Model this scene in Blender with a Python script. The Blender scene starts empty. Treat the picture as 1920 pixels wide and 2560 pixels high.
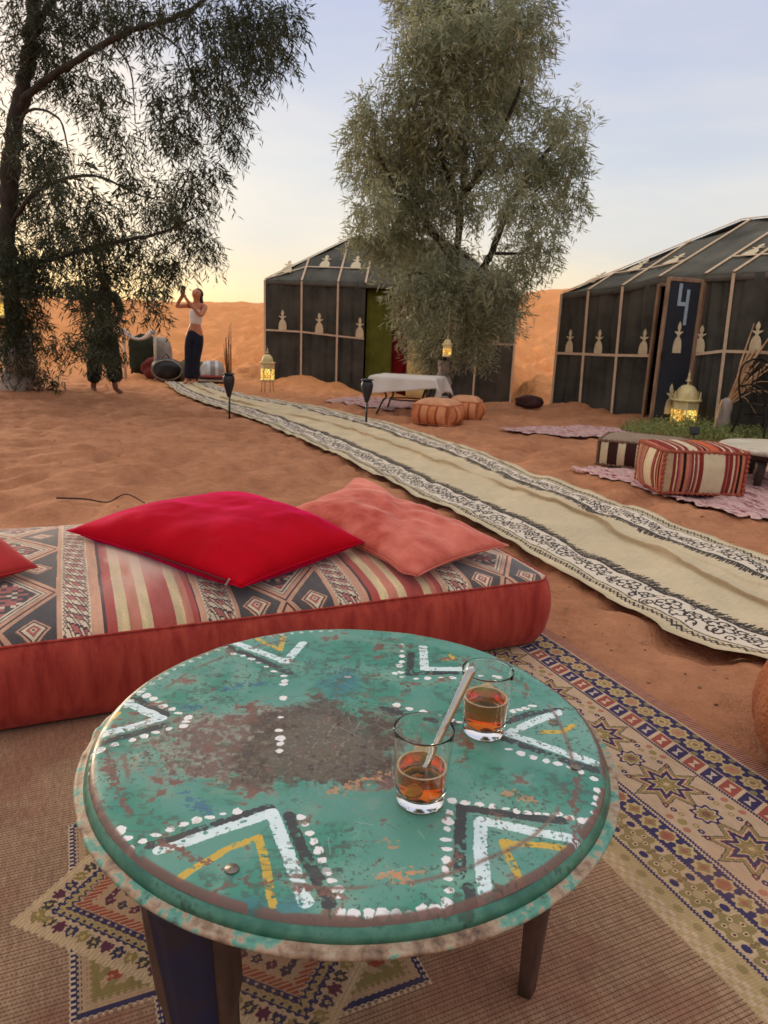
import bpy, bmesh, math, random
import numpy as np
from mathutils import Vector, Matrix
random.seed(7)
rng = np.random.default_rng(11)
SC = bpy.context.scene
COL = SC.collection
R = math.radians
PI = math.pi

# ------------------------------------------------------------------ camera
CAM_H, PITCH, ROLL = 1.08, R(14.07), R(2.2)
fw = Vector((0, math.cos(PITCH), -math.sin(PITCH)))
rt0 = Vector((1, 0, 0)); up0 = Vector((0, math.sin(PITCH), math.cos(PITCH)))
rt = rt0 * math.cos(ROLL) + up0 * math.sin(ROLL)
up = up0 * math.cos(ROLL) - rt0 * math.sin(ROLL)
cd = bpy.data.cameras.new('camera')
cam = bpy.data.objects.new('camera', cd); COL.objects.link(cam)
m = Matrix((rt, up, -fw)).transposed().to_4x4(); m.translation = Vector((0, 0, CAM_H))
cam.matrix_world = m
cd.sensor_fit = 'VERTICAL'; cd.sensor_height = 24.0; cd.lens = 24.0 * 1775 / 2560
cd.clip_start = 0.05; cd.clip_end = 3000
cd.dof.use_dof = True; cd.dof.focus_distance = 1.45; cd.dof.aperture_fstop = 7.0
SC.camera = cam

# ------------------------------------------------------------------ sky and sun
SUN_EL, SUN_AZ = R(8), R(-40)            # azimuth measured from +Y, negative = to the left
w = bpy.data.worlds.new('World'); SC.world = w; w.use_nodes = True
nt = w.node_tree; nt.nodes.clear()
def N(t, **k):
    n = nt.nodes.new(t)
    for a, b in k.items(): setattr(n, a, b)
    return n
out = N('ShaderNodeOutputWorld'); bg = N('ShaderNodeBackground')
sky = N('ShaderNodeTexSky', sky_type='NISHITA', sun_disc=False)
sky.sun_elevation = SUN_EL; sky.sun_rotation = SUN_AZ
sky.air_density = 1.3; sky.dust_density = 2.0; sky.ozone_density = 2.0
tc = N('ShaderNodeTexCoord'); sep = N('ShaderNodeSeparateXYZ')
nt.links.new(tc.outputs['Generated'], sep.inputs[0])
# a thin high veil of cloud whose colour follows the height above the horizon
ramp = N('ShaderNodeValToRGB'); e = ramp.color_ramp.elements
e[0].position = 0.0; e[0].color = (.84, 0.60, 0.27, 1)
e[1].position = 1.0; e[1].color = (.98, .94, .86, 1)
for p, c in ((0.05, (.73, .61, .42)), (0.12, (.60, .57, .53)), (0.20, (.53, .54, .565)), (0.36, (.425, .45, .565)), (0.6, (.62, .61, .62))):
    k = ramp.color_ramp.elements.new(p); k.color = (*c, 1)
nt.links.new(sep.outputs['Z'], ramp.inputs[0])
mp = N('ShaderNodeMapping'); mp.inputs['Scale'].default_value = (1.0, 1.3, 4.6)
nt.links.new(tc.outputs['Generated'], mp.inputs[0])
nz = N('ShaderNodeTexNoise'); nz.inputs['Scale'].default_value = 2.6; nz.inputs['Detail'].default_value = 5; nz.inputs['Roughness'].default_value = 0.55
nt.links.new(mp.outputs[0], nz.inputs['Vector'])
cr = N('ShaderNodeValToRGB'); cr.color_ramp.elements[0].position = 0.38; cr.color_ramp.elements[0].color = (0.91, 0.94, 1.0, 1)
cr.color_ramp.elements[1].position = 0.66; cr.color_ramp.elements[1].color = (1.09, 1.05, 1.0, 1)
nt.links.new(nz.outputs['Fac'], cr.inputs[0])
mul = N('ShaderNodeMix', data_type='RGBA', blend_type='MULTIPLY'); mul.inputs[0].default_value = 1
nt.links.new(ramp.outputs[0], mul.inputs[6]); nt.links.new(cr.outputs[0], mul.inputs[7])
# sunset glow round the sun's bearing
sv = Vector((math.sin(SUN_AZ) * math.cos(SUN_EL), math.cos(SUN_AZ) * math.cos(SUN_EL), math.sin(SUN_EL)))
dot = N('ShaderNodeVectorMath', operation='DOT_PRODUCT'); dot.inputs[1].default_value = sv
nt.links.new(tc.outputs['Generated'], dot.inputs[0])
gl = N('ShaderNodeMapRange', clamp=True, interpolation_type='SMOOTHSTEP')
for i, v in ((1, 0.86), (2, 1.0), (3, 0.0), (4, 1.0)): gl.inputs[i].default_value = v
nt.links.new(dot.outputs['Value'], gl.inputs[0])
glc = N('ShaderNodeMix', data_type='RGBA', blend_type='ADD'); glc.inputs[7].default_value = (0.30, 0.17, 0.0, 1)
nt.links.new(gl.outputs[0], glc.inputs[0]); nt.links.new(mul.outputs[2], glc.inputs[6])
# veil plus the clear sky behind it
sc1 = N('ShaderNodeMix', data_type='RGBA', blend_type='MULTIPLY'); sc1.inputs[0].default_value = 1; sc1.inputs[7].default_value = (7.0, 7.0, 7.0, 1)
nt.links.new(glc.outputs[2], sc1.inputs[6])
mx = N('ShaderNodeMix', data_type='RGBA'); mx.inputs[0].default_value = 0.88
nt.links.new(sky.outputs[0], mx.inputs[6]); nt.links.new(sc1.outputs[2], mx.inputs[7])
nt.links.new(mx.outputs[2], bg.inputs[0]); bg.inputs[1].default_value = 0.10
nt.links.new(bg.outputs[0], out.inputs[0])

sl = bpy.data.lights.new('sun', 'SUN'); sun = bpy.data.objects.new('sun', sl); COL.objects.link(sun)
sl.energy = 1.1; sl.angle = R(18); sl.color = (1.0, 0.78, 0.52)
sun.rotation_euler = (-Vector(sv)).to_track_quat('-Z', 'Y').to_euler()
SC.view_settings.view_transform = 'Standard'; SC.view_settings.look = 'None'
SC.view_settings.gamma = 1; SC.view_settings.exposure = 1.06; SC.view_settings.use_curve_mapping = False
SC.render.film_transparent = False
try:
    SC.cycles.max_bounces = 14; SC.cycles.transmission_bounces = 12; SC.cycles.transparent_max_bounces = 12
    SC.cycles.use_denoising = True; SC.cycles.sample_clamp_indirect = 6
except Exception: pass

# ------------------------------------------------------------------ helpers
def s2l(c):
    c = np.asarray(c, float) / 255.0
    return np.where(c <= 0.04045, c / 12.92, ((c + 0.055) / 1.055) ** 2.4)
def S(r, g, b): return tuple(float(v) for v in s2l((r, g, b)))
_tab = np.random.default_rng(5).random((8, 256, 256))
def vnoise(x, y, seed=0):
    x = np.asarray(x, float); y = np.asarray(y, float)
    t = _tab[seed % 8]; xi = np.floor(x).astype(int); yi = np.floor(y).astype(int)
    fx = x - xi; fy = y - yi; fx = fx * fx * (3 - 2 * fx); fy = fy * fy * (3 - 2 * fy)
    a = t[yi & 255, xi & 255]; b = t[yi & 255, (xi + 1) & 255]; c = t[(yi + 1) & 255, xi & 255]; d = t[(yi + 1) & 255, (xi + 1) & 255]
    return (a * (1 - fx) + b * fx) * (1 - fy) + (c * (1 - fx) + d * fx) * fy
def fbm(x, y, o=4, seed=0, g=0.5):
    s = 0; a = 1; n = 0
    for i in range(o):
        s = s + a * vnoise(x * 2 ** i + 17.3 * i, y * 2 ** i + 9.1 * i, seed + i); n += a; a *= g
    return s / n
def sstep(a, b, x):
    t = np.clip((np.asarray(x, float) - a) / (b - a), 0, 1); return t * t * (3 - 2 * t)

def link(o, parent=None):
    COL.objects.link(o)
    if parent is not None: o.parent = parent
    return o
def tag(o, label=None, cat=None, group=None, kind=None):
    if label: o['label'] = label
    if cat: o['category'] = cat
    if group: o['group'] = group
    if kind: o['kind'] = kind
    return o
def thing(name, label, cat, loc=(0, 0, 0), rz=0.0, group=None):
    o = bpy.data.objects.new(name, None); COL.objects.link(o); o.empty_display_size = 0.1
    o.location = loc; o.rotation_euler = (0, 0, rz)
    return tag(o, label, cat, group)
def mesh_np(name, V, F, smooth=True):
    me = bpy.data.meshes.new(name)
    V = np.asarray(V, np.float32); F = np.asarray(F, np.int32)
    k = F.shape[1]
    me.vertices.add(len(V)); me.vertices.foreach_set('co', V.ravel())
    me.loops.add(F.size); me.loops.foreach_set('vertex_index', F.ravel())
    me.polygons.add(len(F)); me.polygons.foreach_set('loop_start', np.arange(0, F.size, k, dtype=np.int32))
    me.polygons.foreach_set('loop_total', np.full(len(F), k, np.int32))
    me.update(calc_edges=True)
    if smooth: me.polygons.foreach_set('use_smooth', np.ones(len(F), bool))
    me.validate()
    return me
def obj(name, me, mat=None, parent=None, loc=None, rot=None):
    if isinstance(me, bmesh.types.BMesh):
        b = me; me = bpy.data.meshes.new(name); b.to_mesh(me); b.free()
    o = bpy.data.objects.new(name, me)
    if mat is not None:
        me.materials.clear(); me.materials.append(mat)
    link(o, parent)
    if loc is not None: o.location = loc
    if rot is not None: o.rotation_euler = rot
    return o
def smooth(me):
    for p in me.polygons: p.use_smooth = True
def grid_mesh(name, P, uv=None, wrap_u=False, smooth_=True):
    """P: array (nu, nv, 3)"""
    nu, nv = P.shape[:2]
    i, j = np.meshgrid(np.arange(nu if wrap_u else nu - 1), np.arange(nv - 1), indexing='ij')
    i2 = (i + 1) % nu
    F = np.stack([i * nv + j, i2 * nv + j, i2 * nv + j + 1, i * nv + j + 1], -1).reshape(-1, 4)
    me = mesh_np(name, P.reshape(-1, 3), F, smooth_)
    if uv is not None:
        set_uv(me, uv.reshape(-1, 2))
    return me
def set_uv(me, UV):
    l = me.uv_layers.new(name='UVMap'); idx = np.empty(len(me.loops), np.int32)
    me.loops.foreach_get('vertex_index', idx)
    l.data.foreach_set('uv', np.asarray(UV, np.float32)[idx].ravel())
def bm_box(bm, c, s, rot=None, bevel=0.0, seg=1):
    r = bmesh.ops.create_cube(bm, size=1.0)
    vs = r['verts']
    M = Matrix.Translation(c) @ (rot.to_4x4() if rot is not None else Matrix()) @ Matrix.Diagonal((*s, 1))
    if bevel > 0:
        bmesh.ops.transform(bm, matrix=Matrix.Diagonal((*s, 1)), verts=vs)
        ed = list({e for v in vs for e in v.link_edges})
        g = bmesh.ops.bevel(bm, geom=ed, offset=bevel, segments=seg, affect='EDGES', profile=0.5)
        vs = list({v for f in g['faces'] for v in f.verts} | {v for v in vs if v.is_valid})
        M = Matrix.Translation(c) @ (rot.to_4x4() if rot is not None else Matrix())
        # gather the whole island
        seen = set(vs); st = list(vs)
        while st:
            v = st.pop()
            for e in v.link_edges:
                o = e.other_vert(v)
                if o not in seen: seen.add(o); st.append(o)
        vs = list(seen)
    bmesh.ops.transform(bm, matrix=M, verts=vs)
def box(name, c, s, mat, parent=None, rot=None, bevel=0.0, seg=1):
    bm = bmesh.new(); bm_box(bm, c, s, rot, bevel, seg); return obj(name, bm, mat, parent)
def tube_arrays(pts, rad, n=8, cap=True):
    pts = [Vector(p) for p in pts]; k = len(pts)
    rad = rad if hasattr(rad, '__len__') else [rad] * k
    V = []; F = []
    ref = Vector((0, 0, 1))
    t0 = (pts[1] - pts[0]).normalized()
    if abs(t0.dot(ref)) > 0.9: ref = Vector((1, 0, 0))
    a = t0.cross(ref).normalized()
    for i, p in enumerate(pts):
        t = (pts[min(i + 1, k - 1)] - pts[max(i - 1, 0)]).normalized()
        a = (a - t * a.dot(t)).normalized(); b = t.cross(a)
        for j in range(n):
            th = 2 * PI * j / n
            V.append(p + (a * math.cos(th) + b * math.sin(th)) * rad[i])
    for i in range(k - 1):
        for j in range(n):
            F.append((i * n + j, i * n + (j + 1) % n, (i + 1) * n + (j + 1) % n, (i + 1) * n + j))
    if cap:
        F.append(tuple(range(n - 1, -1, -1))); F.append(tuple(range((k - 1) * n, k * n)))
    return V, F
def tube_into(bm, pts, rad, n=8):
    V, F = tube_arrays(pts, rad, n)
    vs = [bm.verts.new(v) for v in V]
    for f in F:
        try: bm.faces.new([vs[i] for i in f])
        except ValueError: pass
def tube(name, pts, rad, mat, parent=None, n=8):
    bm = bmesh.new(); tube_into(bm, pts, rad, n)
    for f in bm.faces: f.smooth = True
    return obj(name, bm, mat, parent)
def spline(pts, n=24):
    """Catmull-Rom through pts"""
    P = [np.array(p, float) for p in pts]; P = [2 * P[0] - P[1]] + P + [2 * P[-1] - P[-2]]
    o = []
    for i in range(1, len(P) - 2):
        for t in np.linspace(0, 1, n, endpoint=False):
            a, b, c, d = P[i - 1:i + 3]
            o.append(0.5 * (2 * b + (c - a) * t + (2 * a - 5 * b + 4 * c - d) * t * t + (3 * b - a - 3 * c + d) * t ** 3))
    o.append(P[-2]); return np.array(o)
def lathe(name, prof, mat, parent=None, n=48, loc=(0, 0, 0), closed=False, smooth_=True, fn=None):
    prof = np.array(prof, float); th = np.linspace(0, 2 * PI, n, endpoint=False)
    P = np.zeros((n, len(prof), 3))
    P[..., 0] = np.cos(th)[:, None] * prof[:, 0]; P[..., 1] = np.sin(th)[:, None] * prof[:, 0]; P[..., 2] = prof[:, 1]
    if fn: P = fn(P, th)
    me = grid_mesh(name, P, wrap_u=True, smooth_=smooth_)
    bm = bmesh.new(); bm.from_mesh(me); bmesh.ops.remove_doubles(bm, verts=bm.verts, dist=1e-6)
    bmesh.ops.recalc_face_normals(bm, faces=bm.faces); bm.to_mesh(me); bm.free()
    return obj(name, me, mat, parent, loc)
def prism(name, poly, d, mat, parent=None, M=None):
    """flat outline (x,z) extruded along -y by d"""
    bm = bmesh.new()
    a = [bm.verts.new((x, 0, z)) for x, z in poly]; b = [bm.verts.new((x, -d, z)) for x, z in poly]
    n = len(poly)
    bm.faces.new(a); bm.faces.new(b[::-1])
    for i in range(n): bm.faces.new((a[i], b[i], b[(i + 1) % n], a[(i + 1) % n]))
    bmesh.ops.recalc_face_normals(bm, faces=bm.faces)
    if M is not None: bmesh.ops.transform(bm, matrix=M, verts=bm.verts)
    return obj(name, bm, mat, parent)
def bake(o):
    dg = bpy.context.evaluated_depsgraph_get(); ev = o.evaluated_get(dg)
    me = bpy.data.meshes.new_from_object(ev); mats = [mm for mm in o.data.materials]
    o.modifiers.clear(); o.data = me
    if not me.materials and mats:
        for mm in mats: me.materials.append(mm)
    smooth(me); return o
def skin(name, joints, edges, mat, parent=None, sub=2, root=0, loc=None):
    """joints: list of (x,y,z,r[,r2])"""
    me = bpy.data.meshes.new(name); me.from_pydata([j[:3] for j in joints], edges, [])
    o = bpy.data.objects.new(name, me); COL.objects.link(o); me.materials.append(mat)
    mo = o.modifiers.new('Skin', 'SKIN'); mo.use_smooth_shade = True; mo.branch_smoothing = 0.4
    for i, j in enumerate(joints):
        d = me.skin_vertices[0].data[i]; d.radius = (j[3], j[4] if len(j) > 4 else j[3]); d.use_root = (i == root)
    ss = o.modifiers.new('Sub', 'SUBSURF'); ss.levels = sub; ss.render_levels = sub
    bpy.context.view_layer.update(); bake(o)
    if parent is not None: o.parent = parent
    if loc is not None: o.location = loc
    return o
def copy_tree(o, parent=None):
    c = o.copy(); COL.objects.link(c); c.parent = parent
    for ch in list(o.children): copy_tree(ch, c)
    return c

# ------------------------------------------------------------------ materials
def newmat(name):
    mt = bpy.data.materials.new(name); mt.use_nodes = True
    t = mt.node_tree; b = t.nodes['Principled BSDF']
    return mt, t, b
def mat(name, col, rough=0.8, var=0.2, scale=6.0, col2=None, bump=0.0, bscale=60.0, metal=0.0, spec=0.3, sheen=0.0, stretch=(1, 1, 1), bdist=0.01, translucent=0.0):
    mt, t, b = newmat(name); n = t.nodes; L = t.links
    tc = n.new('ShaderNodeTexCoord'); mp = n.new('ShaderNodeMapping'); mp.inputs['Scale'].default_value = stretch
    L.new(tc.outputs['Object'], mp.inputs[0])
    nz = n.new('ShaderNodeTexNoise'); nz.inputs['Scale'].default_value = scale; nz.inputs['Detail'].default_value = 6; nz.inputs['Roughness'].default_value = 0.6
    L.new(mp.outputs[0], nz.inputs['Vector'])
    r = n.new('ShaderNodeValToRGB'); e = r.color_ramp.elements
    c = np.array(col); c2 = np.array(col2) if col2 is not None else c * (1 + var)
    c1 = c * (1 - var) if col2 is None else c
    e[0].position = 0.32; e[0].color = (*np.clip(c1, 0, 1), 1); e[1].position = 0.68; e[1].color = (*np.clip(c2, 0, 1), 1)
    L.new(nz.outputs['Fac'], r.inputs[0]); L.new(r.outputs[0], b.inputs['Base Color'])
    b.inputs['Roughness'].default_value = rough; b.inputs['Metallic'].default_value = metal; b.inputs['Specular IOR Level'].default_value = spec
    if sheen: b.inputs['Sheen Weight'].default_value = sheen; b.inputs['Sheen Roughness'].default_value = 0.4; b.inputs['Sheen Tint'].default_value = (*np.clip(np.array(col) * 2 + 0.15, 0, 1), 1)
    if bump:
        n2 = n.new('ShaderNodeTexNoise'); n2.inputs['Scale'].default_value = bscale; n2.inputs['Detail'].default_value = 4
        L.new(mp.outputs[0], n2.inputs['Vector'])
        bp = n.new('ShaderNodeBump'); bp.inputs['Strength'].default_value = bump; bp.inputs['Distance'].default_value = bdist
        L.new(n2.outputs['Fac'], bp.inputs['Height']); L.new(bp.outputs[0], b.inputs['Normal'])
    return mt
def stripes(name, bands, rough=0.9, axis=0, bump=0.3):
    """constant colour bands across a UV axis (woven stripes); bands: (width, rgb)"""
    mt, t, b = newmat(name); n = t.nodes; L = t.links
    tc = n.new('ShaderNodeTexCoord'); sp = n.new('ShaderNodeSeparateXYZ'); L.new(tc.outputs['UV'], sp.inputs[0])
    r = n.new('ShaderNodeValToRGB'); r.color_ramp.interpolation = 'CONSTANT'; e = r.color_ramp.elements
    tot = sum(x for x, _ in bands); a = 0.0
    for i, (wd, c) in enumerate(bands):
        if i == 0: k = e[0]; k.position = 0
        elif i == 1: k = e[1]; k.position = a / tot
        else: k = e.new(a / tot)
        k.color = (*c, 1); a += wd
    nz0 = n.new('ShaderNodeTexNoise'); nz0.inputs['Scale'].default_value = 30; L.new(tc.outputs['UV'], nz0.inputs['Vector'])
    ad = n.new('ShaderNodeMath'); ad.operation = 'MULTIPLY_ADD'; ad.inputs[1].default_value = 0.012; L.new(nz0.outputs['Fac'], ad.inputs[0]); L.new(sp.outputs[axis], ad.inputs[2])
    L.new(ad.outputs[0], r.inputs[0])
    nz = n.new('ShaderNodeTexNoise'); nz.inputs['Scale'].default_value = 14; nz.inputs['Detail'].default_value = 6; L.new(tc.outputs['Object'], nz.inputs['Vector'])
    mr = n.new('ShaderNodeMapRange'); mr.inputs[3].default_value = 0.75; mr.inputs[4].default_value = 1.2; L.new(nz.outputs['Fac'], mr.inputs[0])
    mm = n.new('ShaderNodeMix'); mm.data_type = 'RGBA'; mm.blend_type = 'MULTIPLY'; mm.inputs[0].default_value = 1
    L.new(r.outputs[0], mm.inputs[6]); L.new(mr.outputs[0], mm.inputs[7]); L.new(mm.outputs[2], b.inputs['Base Color'])
    n2 = n.new('ShaderNodeTexNoise'); n2.inputs['Scale'].default_value = 180; L.new(tc.outputs['Object'], n2.inputs['Vector'])
    bp = n.new('ShaderNodeBump'); bp.inputs['Strength'].default_value = bump; bp.inputs['Distance'].default_value = 0.004
    L.new(n2.outputs['Fac'], bp.inputs['Height']); L.new(bp.outputs[0], b.inputs['Normal'])
    b.inputs['Roughness'].default_value = rough; b.inputs['Specular IOR Level'].default_value = 0.15
    return mt
def imgmat(name, img, rough=0.9, bump=0.0, bdist=0.002, spec=0.2, sheen=0.0, ext='EXTEND', rough_img=None):
    mt, t, b = newmat(name); n = t.nodes; L = t.links
    tx = n.new('ShaderNodeTexImage'); tx.image = img; tx.extension = ext
    L.new(tx.outputs['Color'], b.inputs['Base Color'])
    b.inputs['Roughness'].default_value = rough; b.inputs['Specular IOR Level'].default_value = spec
    if sheen: b.inputs['Sheen Weight'].default_value = sheen
    if bump:
        bw = n.new('ShaderNodeRGBToBW'); L.new(tx.outputs['Color'], bw.inputs[0])
        bp = n.new('ShaderNodeBump'); bp.inputs['Strength'].default_value = bump; bp.inputs['Distance'].default_value = bdist
        L.new(bw.outputs[0], bp.inputs['Height']); L.new(bp.outputs[0], b.inputs['Normal'])
    return mt, t, b

# ------------------------------------------------------------------ flat-print painter (weaves, paint and prints computed in numpy)
class Cv:
    def __init__(s, x0, y0, x1, y1, ppm, base):
        s.x0, s.y0, s.x1, s.y1, s.p = x0, y0, x1, y1, ppm
        s.w = int(round((x1 - x0) * ppm)); s.h = int(round((y1 - y0) * ppm))
        s.a = np.empty((s.h, s.w, 3), np.float32); s.a[:] = np.array(base, np.float32) / 255
        xs = x0 + (np.arange(s.w) + .5) / ppm; ys = y0 + (np.arange(s.h) + .5) / ppm
        s.X, s.Y = np.meshgrid(xs.astype(np.float32), ys.astype(np.float32))
    def put(s, mask, c, al=1.0):
        m = (np.clip(mask, 0, 1) * al)[..., None].astype(np.float32) if mask.dtype != bool else (mask * np.float32(al))[..., None]
        s.a = s.a * (1 - m) + m * (np.array(c, np.float32) / 255)
    def sl(s, x0, y0, x1, y1):
        i0 = max(0, int((x0 - s.x0) * s.p) - 1); i1 = min(s.w, int((x1 - s.x0) * s.p) + 2)
        j0 = max(0, int((y0 - s.y0) * s.p) - 1); j1 = min(s.h, int((y1 - s.y0) * s.p) + 2)
        return slice(j0, max(j0, j1)), slice(i0, max(i0, i1))
    def blend(s, q, m, c):
        if m.size == 0: return
        m = np.clip(m, 0, 1)[..., None]
        s.a[q] = s.a[q] * (1 - m) + m * (np.array(c, np.float32) / 255)
    def seg(s, p, q, wd, c, al=1.0, rg=0.0, holes=0.0):
        r = wd / 2 + rg + 2 / s.p
        k = s.sl(min(p[0], q[0]) - r, min(p[1], q[1]) - r, max(p[0], q[0]) + r, max(p[1], q[1]) + r)
        X, Y = s.X[k], s.Y[k]
        if X.size == 0: return
        dx, dy = q[0] - p[0], q[1] - p[1]; l2 = dx * dx + dy * dy + 1e-12
        t = np.clip(((X - p[0]) * dx + (Y - p[1]) * dy) / l2, 0, 1)
        d = np.hypot(X - p[0] - t * dx, Y - p[1] - t * dy)
        if rg: d = d + (fbm(X * 180, Y * 180, 3, 2) - .5) * rg * 2
        m = np.clip((wd / 2 - d) * s.p + .5, 0, 1) * al
        if holes: m = m * sstep(holes, holes + .08, fbm(X * 120, Y * 120, 4, 4))
        s.blend(k, m, c)
    def path(s, pts, wd, c, **k):
        for a, b in zip(pts[:-1], pts[1:]): s.seg(a, b, wd, c, **k)
    def dot(s, p, r, c, sq=1.0, al=1.0, rg=0.0):
        k = s.sl(p[0] - r * 1.5, p[1] - r * 1.5, p[0] + r * 1.5, p[1] + r * 1.5); X, Y = s.X[k], s.Y[k]
        if X.size == 0: return
        d = np.hypot(X - p[0], (Y - p[1]) / sq)
        if rg: d = d + (fbm(X * 260 + p[0] * 99, Y * 260, 2, 3) - .5) * rg * 2
        s.blend(k, (r - d) * s.p + .5 if al == 1 else np.clip((r - d) * s.p + .5, 0, 1) * al, c)
    def image(s, name):
        im = bpy.data.images.new(name, s.w, s.h, alpha=False); px = np.ones((s.h, s.w, 4), np.float32); px[..., :3] = np.clip(s.a, 0, 1)
        im.pixels.foreach_set(px.ravel()); im.pack(); return im
def tri(x): return np.abs(((x) % 1.0) - .5) * 2      # 1..0..1
# ================================================================== SETTING: sand, dune
ang24 = R(24)
E1 = np.array([math.cos(ang24), math.sin(ang24)]); E2 = np.array([-math.sin(ang24), math.cos(ang24)])
def to_uv(x, y): return x * E1[0] + y * E1[1], x * E2[0] + y * E2[1]
def from_uv(u, v): return u * E1[0] + v * E2[0], u * E1[1] + v * E2[1]
RUG = (-1.9, -0.7, 1.63, 2.62)
def ground(x, y):
    x = np.asarray(x, float); y = np.asarray(y, float)
    u, v = to_uv(x, y)
    d = np.maximum(np.maximum(RUG[0] - u, u - RUG[2]), np.maximum(RUG[1] - v, v - RUG[3]))
    near = sstep(0.0, 0.3, d)
    z = near * (0.030 * (fbm(x * .7, y * .7, 3, 1) - .5) + 0.045 * (fbm(x * 2.6, y * 2.6, 3, 3) - .5) + 0.030 * (vnoise(x * 6, y * 6, 4) - .5) - .040 * (1 - .6 * sstep(4, 8, y)) * sstep(.50, .72, vnoise(x * 4.4 + 3, y * 3.6, 6)) + .020 * sstep(.55, .8, vnoise(x * 3.4, y * 4.1, 2)) - .022 * sstep(.5, .75, vnoise(x * 8.3, y * 7.1, 1)))
    z = z - 0.012 * (1 - near)
    # the dune behind the camp
    az = x / np.maximum(y, 1.0)
    top = 2.75 + 2.3 * sstep(-0.25, 0.35, az) + 0.55 * (fbm(az * 5 + 3, az * 0 + .5, 2, 2) - .5)
    rise = sstep(13.0, 58.0, y) ** 1.15
    fall = 1 - sstep(56.0, 85.0, y)
    far = sstep(13.5, 20, y)
    z = z + top * rise * fall + far * fall * (0.5 * (fbm(x * .42, y * .42, 2, 5) - .5) * sstep(16, 30, y) + (1 - .85 * sstep(40, 54, y)) * (0.42 * (fbm(x * 1.3, y * .85, 2, 6) - .5) + 0.42 * (vnoise(x * 2.9, y * 1.7, 7) - .5) + .2 * (vnoise(x * 5.5, y * 3.2, 2) - .5)))
    # the ground falls away a little towards the foot of the open tent
    y0 = np.interp(x, [-3, -.3, 2.7], [14.2, 12.6, 11.3]); z = z - np.interp(x, [-3, -.3, 1, 2.8, 3.3], [0, .24, .34, .46, 0.0]) * sstep(0, 2.9, y - y0) * (1 - sstep(17.5, 21, y))
    # sand swept up against the tent walls
    for (px, py, r, h) in MOUNDS: z = z + h * np.exp(-((x - px) ** 2 + (y - py) ** 2) / (r * r))
    return z
MOUNDS = [(3.0, 11.0, .45, .12), (2.75, 11.35, .35, .08), (-1.9, 15.9, .7, .14), (-1.0, 15.6, .6, .10), (2.0, 12.0, .5, .06), (-5.4, 10.4, .7, .10), (3.6, 10.4, .3, .08), (-4.6, 10.6, .6, .06)]
def gz(x, y): return float(ground(np.array([x]), np.array([y]))[0])
xs = np.concatenate([-np.geomspace(160, 6.2, 95), np.arange(-6, 5.0, .045), np.geomspace(5.2, 170, 85)])
ys = np.concatenate([-np.geomspace(14, 1.0, 10), np.arange(-.8, 1.0, .1), np.arange(1.0, 8.0, .035), np.arange(8.0, 16, .06), 16 * np.exp(np.linspace(0, math.log(240 / 16), 230))])
GX, GY = np.meshgrid(xs, ys, indexing='ij')
P = np.stack([GX, GY, ground(GX, GY)], -1)
mt, t, b = newmat('sand'); n = t.nodes; L = t.links
geo = n.new('ShaderNodeNewGeometry')
def noise(sc, det=5, ro=.6):
    q = n.new('ShaderNodeTexNoise'); q.inputs['Scale'].default_value = sc; q.inputs['Detail'].default_value = det; q.inputs['Roughness'].default_value = ro
    L.new(geo.outputs['Position'], q.inputs['Vector']); return q
q1 = noise(.9); q2 = noise(7, 8, .7); q3 = noise(140, 3)
r1 = n.new('ShaderNodeValToRGB'); r1.color_ramp.elements[0].position = .33; r1.color_ramp.elements[0].color = (.40, .168, .084, 1); r1.color_ramp.elements[1].position = .68; r1.color_ramp.elements[1].color = (.55, .248, .130, 1)
L.new(q1.outputs['Fac'], r1.inputs[0])
r2 = n.new('ShaderNodeValToRGB'); r2.color_ramp.elements[0].position = .25; r2.color_ramp.elements[0].color = (.72, .70, .68, 1); r2.color_ramp.elements[1].position = .75; r2.color_ramp.elements[1].color = (1.2, 1.2, 1.22, 1)
L.new(q2.outputs['Fac'], r2.inputs[0])
m1 = n.new('ShaderNodeMix'); m1.data_type = 'RGBA'; m1.blend_type = 'MULTIPLY'; m1.inputs[0].default_value = 1
L.new(r1.outputs[0], m1.inputs[6]); L.new(r2.outputs[0], m1.inputs[7])
# dune beyond the camp: more orange, with its brighter light put into the colour
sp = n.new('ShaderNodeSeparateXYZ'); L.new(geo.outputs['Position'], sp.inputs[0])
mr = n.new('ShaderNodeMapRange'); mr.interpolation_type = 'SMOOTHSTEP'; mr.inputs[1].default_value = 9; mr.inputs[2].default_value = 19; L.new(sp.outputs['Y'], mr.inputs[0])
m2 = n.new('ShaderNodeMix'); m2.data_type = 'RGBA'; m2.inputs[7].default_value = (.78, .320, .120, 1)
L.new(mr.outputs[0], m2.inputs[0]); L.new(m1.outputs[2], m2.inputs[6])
# litter specks
vo = n.new('ShaderNodeTexVoronoi'); vo.inputs['Scale'].default_value = 11; L.new(geo.outputs['Position'], vo.inputs['Vector'])
lt = n.new('ShaderNodeMath'); lt.operation = 'LESS_THAN'; lt.inputs[1].default_value = .010; L.new(vo.outputs['Distance'], lt.inputs[0])
m3 = n.new('ShaderNodeMix'); m3.data_type = 'RGBA'; m3.inputs[7].default_value = (.09, .05, .03, 1)
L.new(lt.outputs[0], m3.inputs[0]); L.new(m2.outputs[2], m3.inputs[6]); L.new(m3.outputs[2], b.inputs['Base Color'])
b.inputs['Roughness'].default_value = .95; b.inputs['Specular IOR Level'].default_value = .1
q4 = noise(22, 4, .6)
vf = n.new('ShaderNodeTexVoronoi'); vf.feature = 'SMOOTH_F1'; vf.inputs['Scale'].default_value = 5.5; vf.inputs['Smoothness'].default_value = .5
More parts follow.
